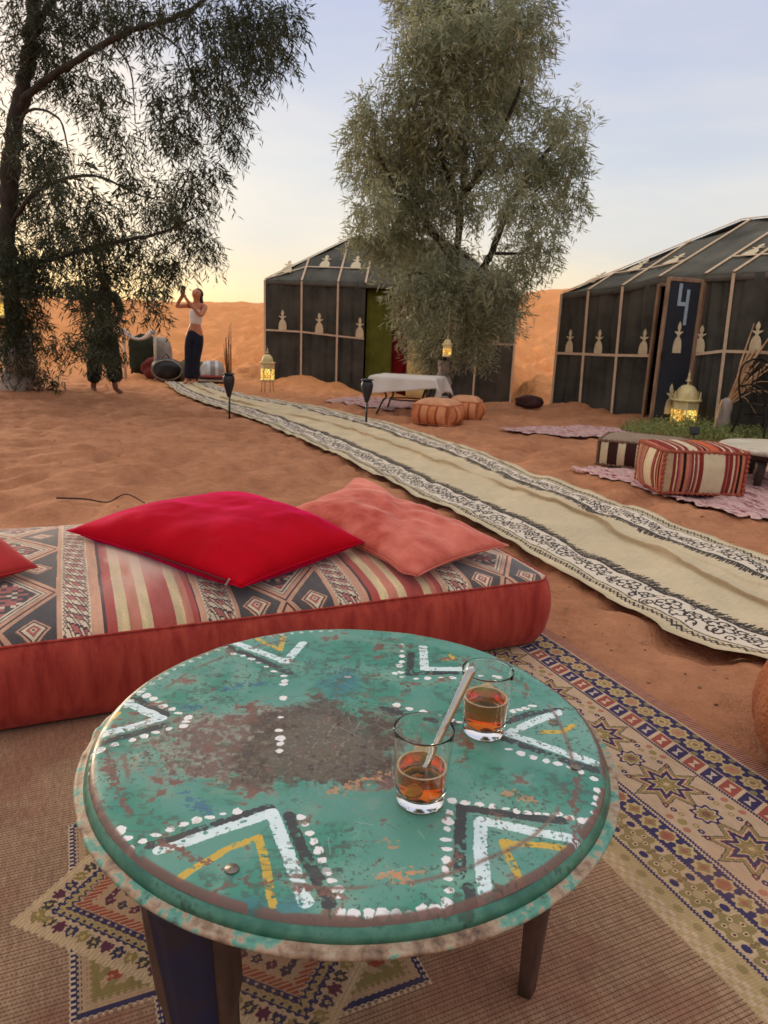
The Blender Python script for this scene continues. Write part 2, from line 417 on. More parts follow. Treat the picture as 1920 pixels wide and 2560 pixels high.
wq = n.new('ShaderNodeVectorMath'); wq.operation = 'MULTIPLY_ADD'; wq.inputs[1].default_value = (.22, .22, .22); L.new(noise(3.0, 3).outputs['Color'], wq.inputs[0]); L.new(geo.outputs['Position'], wq.inputs[2]); L.new(wq.outputs[0], vf.inputs['Vector'])
ad = n.new('ShaderNodeMath'); ad.operation = 'MULTIPLY_ADD'; ad.inputs[1].default_value = .25; L.new(q3.outputs['Fac'], ad.inputs[0]); ad2 = n.new('ShaderNodeMath'); ad2.operation = 'MULTIPLY_ADD'; ad2.inputs[1].default_value = 1.6; L.new(vf.outputs['Distance'], ad2.inputs[0]); L.new(q4.outputs['Fac'], ad2.inputs[2]); L.new(ad2.outputs[0], ad.inputs[2])
bp = n.new('ShaderNodeBump'); bp.inputs['Strength'].default_value = .9; bp.inputs['Distance'].default_value = .03; L.new(ad.outputs[0], bp.inputs['Height']); L.new(bp.outputs[0], b.inputs['Normal'])
M_SAND = mt
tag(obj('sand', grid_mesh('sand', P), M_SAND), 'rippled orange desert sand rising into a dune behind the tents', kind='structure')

# ================================================================== LARGE RUG (flat woven pattern in the rug's own u,v frame)
def paint_rug():
    c = Cv(*[RUG[0], RUG[1], RUG[2], RUG[3]], 640, (140, 95, 75)); U, V = c.X, c.Y
    T = lambda r, g, b: np.array((r, g, b), np.float32)
    nl = fbm(U * 6, V * 6, 3, 1); nf = fbm(U * 300, V * 60, 2, 2)
    # ribbed field: tan weft floats over a maroon ground
    rib = (V / .0085 + .25 * vnoise(U * 3, V * 3, 2)) % 1.0
    th = tri(U / .007 + np.floor(V / .0085) * .5)
    m = sstep(.08, .30, tri(rib + .0) * .9 + .1 * th) * (.78 + .22 * th)
    mar = T(84, 46, 40) / 255; tan = T(180, 148, 114) / 255
    fld = mar + (tan - mar) * (m * (.72 + .3 * nf))[..., None]
    red = sstep(.5, .75, nl)[..., None] * .28
    fld = fld * (1 - red) + red * T(118, 54, 46) / 255
    c.a[:] = fld
    navy = (50, 45, 82); navy2 = (42, 40, 70); pink = (200, 168, 138); olive = (142, 122, 76); ltan = (186, 158, 116); rust = (146, 72, 62); cream = (214, 188, 160); mar2 = (84, 42, 58)
    jag = (np.floor(V * 260) % 2 - .5) * .003
    def band(u0, u1, col): c.put((U + jag > u0) & (U + jag < u1), col)
    band(.985, 1.06, (176, 148, 106)); chk = (np.floor(U * 90) + np.floor(V * 70)) % 2 == 0
    c.put((U > .988) & (U < 1.02) & chk, (200, 172, 146), .7)
    du = U - 1.035; dv = ((V / .05) % 1 - .5) * .05; c.put(np.hypot(du * 1.1, dv * .9) < .008 + .004 * nf, (138, 118, 76), .8)
    band(1.056, 1.062, navy); band(1.062, 1.14, (190, 160, 126))
    du = U - 1.102; dv = ((V / .088) % 1 - .5) * .088; an = np.arctan2(du, dv); rr = np.hypot(du, dv)
    c.put(rr < .034 * (1 + .16 * np.cos(6 * an)), (138, 118, 76)); c.put(np.hypot(du, dv) < .012, (176, 148, 110))
    for k in range(5):
        a = k * 2 * PI / 5; d2 = np.hypot(du - .02 * math.cos(a), dv - .02 * math.sin(a)); c.put(d2 < .006, (196, 168, 132)); c.put(d2 < .0028, (90, 48, 52))
    dv2 = ((V / .088 + .5) % 1 - .5) * .088
    for s in (-1, 1): c.put(np.hypot((du - s * .022) * 1.0, dv2 * .8) < .0085, navy); c.put(np.hypot(du - s * .006, dv2) < .006, (120, 100, 66))
    band(1.14, 1.2, navy)
    du = U - 1.172; dv = ((V / .052 + .4) % 1 - .5) * .052; rr = np.hypot(du, dv); an = np.arctan2(du, dv); par = np.floor(V / .052 + .4) % 3
    c.put(rr < .0225 * (1 + .13 * np.cos(8 * an)), ltan); c.put(rr < .014 * (1 + .2 * np.cos(4 * an)), olive); c.put((rr < .007), (150, 90, 76)); c.put((rr < .017) & (par == 1), rust, .6)
    band(1.2, 1.206, pink); band(1.206, 1.212, navy); band(1.212, 1.425, pink)
    c.put((U > 1.212) & (U < 1.425), (176, 134, 112), .0)
    rb = (tri(V / .006) * .12)[..., None] * ((U > 1.21) & (U < 1.43))[..., None]; c.a[:] = c.a * (1 - rb)
    # eight pointed stars
    per = .252; du = U - 1.318; k = (V - 1.143) / per; dv = ((k + .5) % 1 - .5) * per
    r = np.hypot(du, dv); a = (np.arctan2(du, dv) / (PI / 4)) % 1.0; a = np.abs(a - .5) * 2      # 1 on a point, 0 in a notch
    Ro = .104; Ri = .058
    # straight edge between notch and point in polar form
    phi = (1 - a) * (PI / 8); rs = Ro * Ri * math.sin(PI / 8) / (Ri * np.sin(PI / 8 - phi) + Ro * np.sin(phi) + 1e-9)
    rs = rs
    s = r / rs + (np.floor(V * 200) % 2 - .5) * .03
    for lim, col in ((1.0, navy2), (.955, olive), (.80, (100, 84, 56)), (.77, (196, 156, 128)), (.66, mar2), (.6, navy), (.44, ltan), (.34, (120, 102, 64)), (.25, olive), (.1, (196, 160, 124))): c.put((s < lim) & (r < Ro), col)
    dv = ((k + .0) % 1 - .5) * per; rr = np.hypot(du, dv); an = np.arctan2(du, dv)
    for lim, col in ((.033, navy), (.026, pink), (.021, olive), (.011, (120, 78, 66))): c.put(rr < lim * (1 + .14 * np.cos(8 * an)), col)
    for off, cc in ((.042, navy), (.063, mar2), (.022, (150, 128, 84))):
        for s1 in (-1, 1):
            for s2 in (-1, 1):
                d2 = np.hypot((du - s1 * (.052 + .2 * off)) * 1.2, dv - s2 * off); c.put(d2 < .0085, cc); c.put(d2 < .003, pink)
    for s1 in (-1, 1):
        d2 = np.hypot(du - s1 * .076, (dv)); c.put(d2 < .011, olive); d2 = np.hypot(du - s1 * .088, np.abs(dv) - .026); c.put(d2 < .009, (168, 106, 88))
    band(1.425, 1.431, navy2); band(1.431, 1.492, pink)
    k = V / .058 - (U - 1.46) * 5; par = np.floor(k) % 2; f = k % 1; inb = (U > 1.435) & (U < 1.487) & (f > .1) & (f < .9)
    c.put(inb & (par == 0), rust); c.put(inb & (par == 1), navy)
    x1 = np.abs(U - 1.461); x2 = np.abs(f - .5); c.put((x1 < .015) & (x2 < .05 + 9 * x1 * (x1 > .005)), cream, .85)
    band(1.492, 1.578, navy)
    du = U - 1.535; dv = ((V / .0627 + .46) % 1 - .5) * .0627; rr = np.hypot(du, dv * .98); an = np.arctan2(du, dv); par = np.floor(V / .0627 + .46) % 3
    c.put(rr < .0275 * (1 + .12 * np.cos(8 * an)), ltan); c.put(rr < .019 * (1 + .1 * np.cos(8 * an)), (156, 128, 84)); c.put((rr < .013), (196, 166, 124)); c.put((rr < .008), (130, 112, 66)); c.put((rr < .0135) & (par == 0), (178, 112, 92), .8)
    dv2 = ((V / .0627 - .04) % 1 - .5) * .0627
    for s in (-1, 1): c.put(np.hypot(du - s * .036, dv2) < .01, (122, 112, 82))
    band(1.578, 1.586, pink)
    m = sstep(.15, .5, tri(V / .0075)); st = (U > 1.586)
    edge = (T(96, 44, 40) + (T(178, 126, 104) - T(96, 44, 40)) * m[..., None]) / 255; c.a[st] = edge[st]
    # ---- star medallion under the table
    cu, cv, hd = .285, 1.255, .45
    j = (np.floor(U * 170) % 2 - .5) * .004 + (np.floor(V * 170) % 2 - .5) * .004
    D = np.abs(U - cu) + np.abs(V - cv) + j
    navy = (44, 42, 74); olive = (134, 114, 66); tanm = (186, 150, 112); flo = (176, 140, 106)
    def corner(u0, v0, su, sv, L):
        """a right-angled block, its square corner at (u0,v0), filling towards the diamond"""
        a = (U - u0) * su + j; bb = (V - v0) * sv + j
        ins = (a > 0) & (bb > 0) & (a < L) & (bb < L)
        c.put(ins, (206, 176, 146)); c.put(ins & (np.minimum(a, bb) > .006), navy); c.put(ins & (np.minimum(a, bb) > .015), flo)
        q = np.maximum(a, bb); w = np.minimum(a, bb); st = np.floor((a + bb) / .03)
        c.put(ins & (w > .032) & (a + bb < L * 1.15) & (np.floor((a - bb) / .018) % 2 == 0), olive)
        c.put(ins & (w > .032) & (w < .05) & (q < L * .8), olive); c.put(ins & (np.hypot(a - .075, bb - .075) < .013), (150, 62, 48))
    for s1, s2 in ((-1, -1), (1, -1), (-1, 1), (1, 1)):
        corner(cu + s1 * .222, cv + s2 * .395, -s1, -s2, .24); corner(cu + s1 * .35, cv + s2 * .253, -s1, -s2, .27)
    e = hd - D                                                   # distance in from the diamond's rim (times sqrt2)
    c.put(e > 0, (186, 152, 112)); stp = tri((U - V) / .011) > .5; c.put((e > 0) & (e < .022) & stp, (204, 174, 136))
    c.put(e > .022, (190, 156, 120))
    for s1 in (-1, 1):
        for s2 in (-1, 1):
            t = ((U - cu) * s1 - (V - cv) * s2); sec = ((U - cu) * s1 > -.02) & ((V - cv) * s2 > -.02)
            kk = np.floor(t / .038); ft = (t / .038 % 1 - .5) * .038 / 1.4; fe = (e - .043) / 1.4; rr = np.hypot(ft, fe); an = np.arctan2(ft, fe)
            pc = kk % 4
            base = sec & (rr < .0115 * (1 + .2 * np.cos(6 * an)))
            for q, col in enumerate((mar2, (60, 56, 52), olive, (58, 54, 66))): c.put(base & (pc == q), col)
            c.put(sec & (rr < .0045) & (pc != 0), (182, 150, 100)); c.put(sec & (rr < .0095) & (rr > .0055) & (pc == 3), navy)
    z = (tri((U + V) / .022) - .5) * .012
    c.put((e + z > .068) & (e + z < .080), navy); c.put(e + z > .080, (166, 138, 90)); c.put((e + z > .098) & (e + z < .106), navy); c.put(e + z > .106, flo); c.put((e + z > .112) & (e + z < .14) & (tri(V / .0085) > .35), (150, 66, 50))
    ft = (((U - V) / .042) % 1 - .5) * .042 / 1.4; fe = (e - .165) / 1.4; fl2 = (np.maximum(np.abs(ft + fe), np.abs(ft - fe)) < .0125) & (e < .195); c.put(fl2, (58, 50, 62)); c.put(fl2 & (np.floor((U - V) / .042) % 2 == 0), mar2); c.put((np.abs(ft) + np.abs(fe) < .004) & (e < .195), (150, 118, 84))
    z2 = (np.floor(tri((U - cu) / .06) * 3) / 3 - .5) * .03; c.put(e + z2 > .205, navy); 
    ft = (((U - V) / .06) % 1 - .5) * .06 / 1.4; fe = (e - .25) / 1.4; c.put((np.hypot(ft, fe) < .013), olive); c.put((np.hypot(ft, fe) < .006), (190, 150, 110))
    c.put(e + z2 > .285, (128, 112, 62)); c.put(e + z2 > .32, navy); c.put(e > .34, flo); c.put((e > .36) & (tri(V / .0085) > .4), (150, 66, 50))
    # wear, sand dust and a woven shading
    weave = (.9 + .1 * tri(V / .006)) * (.92 + .16 * fbm(U * 9, V * 9, 4, 5)) * (.93 + .14 * nf)
    c.a *= weave[..., None]
    dust = (sstep(.52, .8, fbm(U * 4 + 9, V * 4, 5, 6)) * .22)[..., None]
    c.a[:] = c.a * (1 - dust) + dust * T(178, 120, 84) / 255
    c.a[:] = c.a * .9 + .1 * T(176, 142, 116) / 255
    return c.image('rug_weave')
def flat_sheet(name, u0, v0, u1, v1, nu, nv, img_ext, z0, amp):
    uu, vv = np.meshgrid(np.linspace(u0, u1, nu), np.linspace(v0, v1, nv), indexing='ij')
    x, y = from_uv(uu, vv)
    z = z0 + amp * (fbm(uu * 2.2, vv * 2.2, 3, 4) - .4) + amp * .5 * (fbm(uu * .8, vv * 5, 2, 1) - .5)
    uv = np.stack([(uu - img_ext[0]) / (img_ext[2] - img_ext[0]), (vv - img_ext[1]) / (img_ext[3] - img_ext[1])], -1)
    return np.stack([x, y, z], -1), uv
RP, RUVS = flat_sheet('rug', *RUG, 180, 170, RUG, .0, .010)
uu, vv = to_uv(RP[..., 0], RP[..., 1])
wob = 0.008 * (fbm(vv * 4, vv * 0 + 3, 3, 2) - .5) * sstep(1.4, 1.63, uu); RP[..., 0] += E1[0] * wob * 2; RP[..., 1] += E1[1] * wob * 2
M_RUG, t, b = imgmat('rug_weave', paint_rug(), rough=.95, bump=.6, bdist=.0035, spec=.1)
tag(obj('rug', grid_mesh('rug', RP, RUVS), M_RUG), 'large ribbed brown rug with a star border and star medallion under the round table', 'rug')

# ================================================================== RUNNER CARPET along the sand path
RL = [(-4.325,13.835),(-3.471,11.817),(-2.773,10.47),(-2.131,9.425),(-1.511,8.364),(-0.922,7.196),(-0.474,6.306),(-0.119,5.509),(0.22,4.749),(0.486,4.222),(0.686,3.704),(0.837,3.257),(0.957,2.9),(1.073,2.657),(1.18,2.47),(1.293,2.343),(1.40,2.24),(1.66,1.9),(2.0,1.2)]
RR = [(-3.583,14.259),(-2.493,12.087),(-1.709,11.06),(-0.911,10.176),(-0.22,9.11),(0.236,8.251),(0.607,7.434),(0.969,6.51),(1.232,5.682),(1.437,5.158),(1.615,4.641),(1.753,4.191),(1.89,3.865),(2.01,3.544),(2.3,2.75),(2.75,1.7)]
def resample(pts, n):
    p = spline(pts, 12); d = np.r_[0, np.cumsum(np.linalg.norm(np.diff(p, axis=0), axis=1))]
    s = np.linspace(0, d[-1], n); return np.stack([np.interp(s, d, p[:, i]) for i in range(p.shape[1])], -1)
def paint_runner():
    c = Cv(0, 0, 1.5, 1.1, 560, (200, 180, 148)); X, Y = c.X, c.Y
    c.a *= (.93 + .12 * fbm(X * 5, Y * 5, 4, 1) )[..., None] * (.96 + .08 * vnoise(X * 300, Y * 40, 2))[..., None]
    rg = np.random.default_rng(2); K = (66, 59, 57)
    for side in (0, 1):
        f = (lambda x, y: (x, y)) if side == 0 else (lambda x, y: (x, 1.1 - y))
        lo = (Y > .085) & (Y < .255) if side == 0 else (Y > 1.1 - .255) & (Y < 1.1 - .085)
        c.put(lo, (216, 200, 184), .8)
        n = 60
        for i in range(n):
            x0 = i * 1.5 / n; x1 = x0 + 1.5 / n; s = 1 if i % 2 else -1
            c.seg(f(x0, .058 + .013 * s), f(x1, .058 - .013 * s), .009, K, rg=.002)
            c.seg(f(x0, .058 - .013 * s), f(x1, .058 + .013 * s), .004, K, rg=.002)
            c.seg(f(x0, .088), f(x1, .088), .006, K, rg=.003); c.seg(f(x0, .253), f(x1, .255), .014, K, rg=.004)
            for q in range(2):
                xx = x0 + (q + rg.uniform(-.2, .2)) * .75 / n; hh = rg.uniform(.03, .06)
                c.seg(f(xx, .255), f(xx + rg.uniform(.008, .02), .255 + hh), .010, K, rg=.003); c.seg(f(xx + .006, .255 + hh * .5), f(xx + .022, .255 + hh * .55), .0045, K, rg=.002)
        def flower(x, y, r, pet):
            for k in range(pet):
                a = k * 2 * PI / pet + rg.uniform(-.2, .2); px, py = x + r * .62 * math.cos(a), y + r * .62 * math.sin(a)
                pts = [f(px + r * .36 * math.cos(b), py + r * .36 * math.sin(b)) for b in np.linspace(a - 2.4, a + 2.4, 8)]
                c.path(pts, .0085, K, rg=.003)
            c.dot(f(x, y), r * .24, K, rg=.003)
        for i in range(6):
            x = (i + .5) * .25
            flower(x, .172 + rg.uniform(-.008, .008), .058, 6); flower(x + .125 if x + .125 < 1.5 else x - 1.37, .168, .036, 5)
            for s in (-1, 1):
                for q in range(4):
                    a0 = rg.uniform(0, 6.28); cx = x + s * (.062 + .01 * q); cy = .17 + rg.uniform(-.06, .06); rr = rg.uniform(.012, .022)
                    c.path([f(cx + rr * math.cos(a), cy + rr * math.sin(a)) for a in np.linspace(a0, a0 + 4.2, 8)], .0072, K, rg=.003)
                    c.dot(f(cx + rg.uniform(-.02, .02), cy + rg.uniform(-.03, .03)), .006, K, rg=.002)
    ed = np.minimum(Y, 1.1 - Y); c.put((ed < .018), (178, 160, 130), .6)
    return c.image('runner_print')
NS, NW = 460, 150
A = resample(RL, NS); B = resample(RR, NS); mid = (A + B) / 2
sl_ = np.r_[0, np.cumsum(np.linalg.norm(np.diff(mid, axis=0), axis=1))]
ww = np.linspace(0, 1, NW)
XY = A[:, None] * (1 - ww)[None, :, None] + B[:, None] * ww[None, :, None]
ss_ = np.repeat(sl_[:, None], NW, 1); wv = np.repeat(ww[None], NS, 0)
nrm = (B - A) / np.linalg.norm(B - A, axis=1)[:, None]
edge = .016 * (fbm(ss_ * 1.6, wv * 0 + 2, 3, 3) - .5) * ((wv < .02) | (wv > .98)); XY = XY + edge[..., None] * nrm[:, None]
z = ground(XY[..., 0], XY[..., 1]) * .35 + .030
f0 = .50 + .10 * (fbm(ss_ * .55, ss_ * 0, 2, 1) - .5) * 2 - .05 * np.sin(ss_ * .4); f1 = .63 + .2 * (fbm(ss_ * .4 + 7, ss_ * 0, 2, 2) - .5)
def ridge(c, wl, wr, h): q = wv - c; return h * np.where(q < 0, np.exp(-(q / wl) ** 2), np.exp(-(q / wr) ** 2))
z += ridge(f0 + .014, .012, .026, .030) * sstep(.2, .4, fbm(ss_ * .8, ss_ * 0 + 4, 2, 4)) + ridge(f1 + .008, .008, .03, .008) * sstep(.40, .55, fbm(ss_ * .7, ss_ * 0 + 9, 2, 5))
mask = np.exp(-((wv - .55) / .25) ** 2)
z += mask * .012 * (fbm(ss_ * 2.2, wv * 5, 3, 6) - .5) + .018 * (fbm(ss_ * 5 + wv * 3, wv * 7, 3, 2) - .5)
rise_ = ridge(.0, .05, .05, .012) * (fbm(ss_ * 2.5, ss_ * 0 + 1, 2, 1) - .2) + ridge(1., .05, .05, .012) * (fbm(ss_ * 2.5, ss_ * 0 + 5, 2, 2) - .2); z += rise_
g0 = sstep(.2, .4, fbm(ss_ * .8, ss_ * 0 + 4, 2, 4)); g1 = sstep(.40, .55, fbm(ss_ * .7, ss_ * 0 + 9, 2, 5))
lat = -.050 * g0 * np.exp(-((wv - f0 - .016) / .016) ** 2) - .010 * g1 * np.exp(-((wv - f1 - .010) / .012) ** 2)
XY = XY + lat[..., None] * nrm[:, None]
P = np.stack([XY[..., 0], XY[..., 1], z], -1)
M_RUN, t, b = imgmat('runner_print', paint_runner(), rough=.95, bump=.25, bdist=.003, spec=.1, ext='REPEAT')
tag(obj('carpet_runner', grid_mesh('carpet_runner', P, np.stack([ss_ / 1.5, wv], -1)), M_RUN), 'long cream carpet runner with black embroidered borders across the sand', 'carpet')

# ================================================================== ROUND TEA TABLE
TC = np.array((-.041, 1.106)); TZ = .42
T6={
'blackA':[(-0.247,-0.312),(-0.107,-0.229)],
'blackA2':[(-0.075,-0.244),(-0.052,-0.304),(-0.026,-0.356),(-0.006,-0.401)],
'whiteA':[(-0.233,-0.32),(-0.101,-0.24),(-0.071,-0.309),(-0.051,-0.358),(-0.034,-0.399)],
'yellowA':[(-0.193,-0.367),(-0.176,-0.346),(-0.145,-0.313),(-0.11,-0.291),(-0.093,-0.338),(-0.073,-0.404)],
'blackE':[(-0.294,0.3),(-0.214,0.244),(-0.133,0.182)],
'whiteE':[(-0.274,0.315),(-0.194,0.261),(-0.149,0.229),(-0.125,0.326)],
'yellowE':[(-0.226,0.336),(-0.168,0.284),(-0.171,0.35)],
'blackF':[(-0.431,0.088),(-0.371,0.041),(-0.325,0.007)],
'whiteF':[(-0.431,0.061),(-0.331,-0.004),(-0.38,-0.039),(-0.425,-0.069)],
'blackF2':[(-0.322,-0.028),(-0.372,-0.062),(-0.417,-0.097)],
'yellowF':[(-0.434,-0.019),(-0.416,-0.014),(-0.411,0.008)],
'brown':[(-0.386,-0.104),(-0.365,-0.149),(-0.341,-0.191),(-0.31,-0.234),(-0.299,-0.248)],
'brown2':[(-0.242,-0.302),(-0.205,-0.32),(-0.152,-0.352)],
'brown3':[(-0.114,-0.366),(-0.073,-0.372),(-0.035,-0.378),(0.005,-0.383)],
'blue1':[(-0.245,0.107),(-0.209,0.127),(-0.172,0.134)],
'blue2':[(-0.308,0.038),(-0.275,0.033)],
'blue3':[(-0.238,-0.205),(-0.191,-0.241)],
'rivet':[(-0.133,-0.351)],
'smear':[(-0.337,-0.13),(-0.256,-0.095),(-0.167,-0.01),(-0.055,-0.002),(0.038,0.026),(0.051,-0.087),(-0.006,-0.17),(-0.099,-0.207),(-0.201,-0.177)],
'orange':[(-0.018,-0.187),(0.026,-0.157),(0.056,-0.142)],
'dots':[(-0.273,-0.32),(-0.261,-0.305),(-0.248,-0.291),(-0.233,-0.278),(-0.217,-0.269),(-0.201,-0.26),(-0.185,-0.253),(-0.169,-0.245),(-0.15,-0.239),(-0.059,-0.247),(-0.051,-0.261),(-0.043,-0.278),(-0.036,-0.294),(-0.028,-0.311),(-0.022,-0.328),(-0.014,-0.347),(-0.007,-0.361),(0.002,-0.376),(0.007,-0.388),(0.007,-0.412),(0.024,-0.412),(0.042,-0.411),(0.057,-0.409),(0.073,-0.408),(0.09,-0.406),(-0.262,0.26),(-0.24,0.251),(-0.221,0.238),(-0.203,0.221),(-0.184,0.204),(-0.166,0.186),(-0.144,0.169),(-0.139,0.147),(-0.139,0.134),(-0.132,0.083),(-0.127,0.014),(-0.123,-0.028),(-0.117,-0.051),(-0.115,-0.068),(-0.113,-0.089),(-0.415,0.093),(-0.398,0.086),(-0.382,0.074),(-0.367,0.065),(-0.353,0.052),(-0.34,0.037),(-0.322,0.028),(-0.307,0.015),(-0.286,0.002),(-0.286,-0.012),(-0.286,-0.026),(-0.308,-0.036),(-0.327,-0.048),(-0.342,-0.06),(-0.357,-0.071),(-0.38,-0.088),(-0.397,-0.105),(-0.411,-0.115),(-0.406,-0.135),(-0.398,-0.157),(-0.384,-0.186),(-0.375,-0.203),(-0.364,-0.223),(-0.352,-0.237),(-0.338,-0.252),(-0.298,-0.286),(-0.283,-0.3)],
}
T7={
'blackB':[(0.154,-0.346),(0.169,-0.21),(0.239,-0.222),(0.314,-0.231)],
'blackB2':[(0.164,-0.367),(0.165,-0.388)],
'whiteB':[(0.182,-0.383),(0.186,-0.303),(0.194,-0.238),(0.248,-0.251),(0.319,-0.27)],
'yellowB':[(0.232,-0.359),(0.223,-0.315),(0.219,-0.28),(0.263,-0.283),(0.309,-0.289)],
'blackC':[(0.273,0.029),(0.322,0.059),(0.378,0.077)],
'whiteC':[(0.376,0.069),(0.316,0.028),(0.269,-0.011),(0.328,-0.045),(0.396,-0.087)],
'blackC2':[(0.262,-0.027),(0.323,-0.068),(0.393,-0.108)],
'yellowC':[(0.331,-0.001),(0.365,0.002),(0.388,0.023)],
'whiteD':[(0.138,0.332),(0.136,0.221),(0.217,0.23)],
'blackD':[(0.111,0.293),(0.104,0.198),(0.199,0.211)],
'yellowD':[(0.177,0.268),(0.197,0.276),(0.196,0.294)],
'blackG':[(0.054,0.06),(0.115,0.035),(0.18,0.016)],
'orange':[(0.061,-0.29),(0.065,-0.295)],
'orange2':[(0.058,-0.349),(0.084,-0.352),(0.11,-0.348)],
'orange3':[(0.246,-0.174),(0.275,-0.187)],
'rust':[(0.28,-0.386),(0.313,-0.333),(0.338,-0.186),(0.364,-0.121)],
'rivet':[(0.364,-0.101),(0.356,0.031)],
'dots':[(0.023,-0.413),(0.041,-0.411),(0.057,-0.409),(0.073,-0.408),(0.089,-0.406),(0.105,-0.402),(0.12,-0.399),(0.135,-0.393),(0.139,-0.372),(0.139,-0.353),(0.137,-0.338),(0.14,-0.32),(0.142,-0.299),(0.142,-0.28),(0.145,-0.257),(0.148,-0.241),(0.152,-0.221),(0.157,-0.194),(0.177,-0.198),(0.197,-0.201),(0.215,-0.205),(0.235,-0.209),(0.249,-0.214),(0.265,-0.216),(0.278,-0.217),(0.291,-0.217),(0.308,-0.216),(0.323,-0.225),(0.339,-0.23),(0.352,-0.226),(0.29,0.066),(0.303,0.071),(0.316,0.077),(0.33,0.087),(0.263,-0.057),(0.281,-0.068),(0.3,-0.078),(0.319,-0.087),(0.336,-0.094),(0.354,-0.101),(0.368,-0.114),(0.384,-0.13),(0.381,-0.159),(0.375,-0.178),(0.369,-0.191),(0.363,-0.209),(0.091,0.334),(0.094,0.304),(0.091,0.279),(0.09,0.254),(0.085,0.236),(0.087,0.207),(0.076,0.201),(0.089,0.185),(0.117,0.179),(0.14,0.181),(0.166,0.186),(0.19,0.188),(0.248,0.204),(0.277,0.206),(0.287,0.201),(0.078,0.075),(0.101,0.063),(0.126,0.054),(0.15,0.042),(0.174,0.03),(0.188,0.023),(-0.018,0.176)],
}
def paint_table():
    c = Cv(-.44, -.44, .44, .44, 1500, (84, 138, 124)); X, Y = c.X, c.Y; r = np.hypot(X, Y)
    F = lambda v: np.array(v, np.float32) / 255
    n1 = fbm(X * 7, Y * 7, 5, 1); n2 = fbm(X * 22 + 3, Y * 22, 5, 2); n3 = fbm(X * 90, Y * 90, 4, 3); n4 = fbm(X * 14 + 9, Y * 14, 5, 4)
    def mixin(m, col): c.a[:] = c.a * (1 - m[..., None]) + m[..., None] * F(col)
    mixin(sstep(.42, .7, n1) * .7, (40, 122, 100)); mixin(sstep(.5, .75, n4) * .5, (124, 162, 146)); mixin(sstep(.56, .72, n2) * .5, (118, 146, 130)); mixin(sstep(.69, .80, fbm(X * 5 + 4, Y * 5, 4, 6)) * .5, (44, 96, 128))
    mixin(sstep(.57, .66, n3) * sstep(.5, .6, n1) * .6, (60, 84, 72))
    # burnt and rubbed brown middle
    wx, wy = X + .15 * (n1 - .5), Y + .15 * (n4 - .5)
    burn = np.exp(-(((wx + .035) / .135) ** 2 + ((wy + .045) / .13) ** 2)); smear = np.exp(-(((wx + .17) / .22) ** 2 + ((wy + .07) / .125) ** 2)); smear = np.maximum(smear, .8 * np.exp(-(((wx + .02) / .17) ** 2 + ((wy + .05) / .17) ** 2)))
    nf_ = fbm(X * 170, Y * 150, 3, 5); mixin(sstep(.28, .52, smear * .72 + .4 * (n2 - .42) + .7 * (n3 - .5)) * .85, (134, 126, 110)); mixin(sstep(.42, .55, smear * .55 + .6 * (n2 - .42) + .8 * (n3 - .45)) * .75, (108, 74, 66)); mixin(sstep(.56, .66, nf_) * sstep(.3, .6, smear) * .6, (88, 74, 62)); mixin(sstep(.58, .68, fbm(X * 120 + 7, Y * 110, 3, 2)) * sstep(.3, .6, smear) * .5, (150, 156, 138))
    mixin(sstep(.3, .62, burn + .55 * (n2 - .45) + .4 * (n3 - .5)) * .9, (90, 72, 56)); mixin(sstep(.55, .64, nf_) * sstep(.3, .6, burn) * .6, (60, 40, 34)); mixin(sstep(.45, .8, burn + .6 * (n3 - .45) + .3 * (n2 - .5)) * .85, (58, 42, 32)); mixin(sstep(.5, .62, n3) * sstep(.25, .5, burn) * .45, (30, 24, 20))
    mixin(sstep(.56, .7, burn * .55 + .55 * n3) * sstep(.2, .4, burn) * .4, (150, 142, 120))
    K = (48, 46, 48); Wt = (214, 226, 228); Yl = (204, 160, 52)
    for T_ in (T6, T7):
        for k, pts in T_.items():
            if k.startswith('blue'): c.path(pts, .016, (40, 84, 128), al=.55, rg=.012, holes=.35)
        for k, pts in T_.items():
            wd = .017
            if k.startswith('black'): c.path(pts, .016, K, al=.93, rg=.003, holes=.30)
            if k.startswith('white'): c.path(pts, .0185, Wt, al=.95, rg=.002, holes=.27)
            if k.startswith('yellow'): c.path(pts, .0115, Yl, al=.92, rg=.0015, holes=.28)
            if k.startswith('orange'): c.path(pts, .016, (196, 132, 92), al=.75, rg=.02, holes=.4)
            if k.startswith('brown') or k.startswith('rust'): c.path(pts, .011, (112, 72, 62), al=.85, rg=.012, holes=.36)
        for p in T_['dots']:
            c.dot(p, .0068 + .0012 * math.sin(p[0] * 900), (228, 222, 220), sq=.85 + .3 * math.sin(p[1] * 700), rg=.0022)
    # second and third rows of dots the worn side still carries along the far edge
    for a in np.arange(math.radians(100), math.radians(178), .055):
        if abs(a - 2.2) > .12: c.dot((.405 * math.cos(a), .405 * math.sin(a)), .005, (220, 214, 208), rg=.003, al=.7)
    # paint rubbed off along the rim and in an inner ring
    mixin(sstep(.46, .52, n2 + .14 * sstep(.411, .421, r)) * sstep(.413, .4175, r) * .9, (108, 72, 62)); mixin(np.exp(-((r - .372 - .016 * (n1 - .5)) / .0035) ** 2) * sstep(.52, .60, n4) * .8, (116, 86, 74))
    mixin(sstep(.64, .70, n3 * .45 + n2 * .55) * .8, (118, 78, 64)); mixin(sstep(.66, .72, fbm(X * 210, Y * 190, 3, 7)) * sstep(.45, .6, n4) * .6, (58, 58, 50)); mixin(sstep(.62, .68, fbm(X * 60 + 5, Y * 150, 4, 5)) * sstep(.5, .62, n1) * .45, (70, 82, 70)); mixin(sstep(.69, .73, fbm(X * 260, Y * 260, 2, 6)) * (.1 + .5 * burn) * .5, (186, 176, 150))
    # scratches
    rg = np.random.default_rng(4)
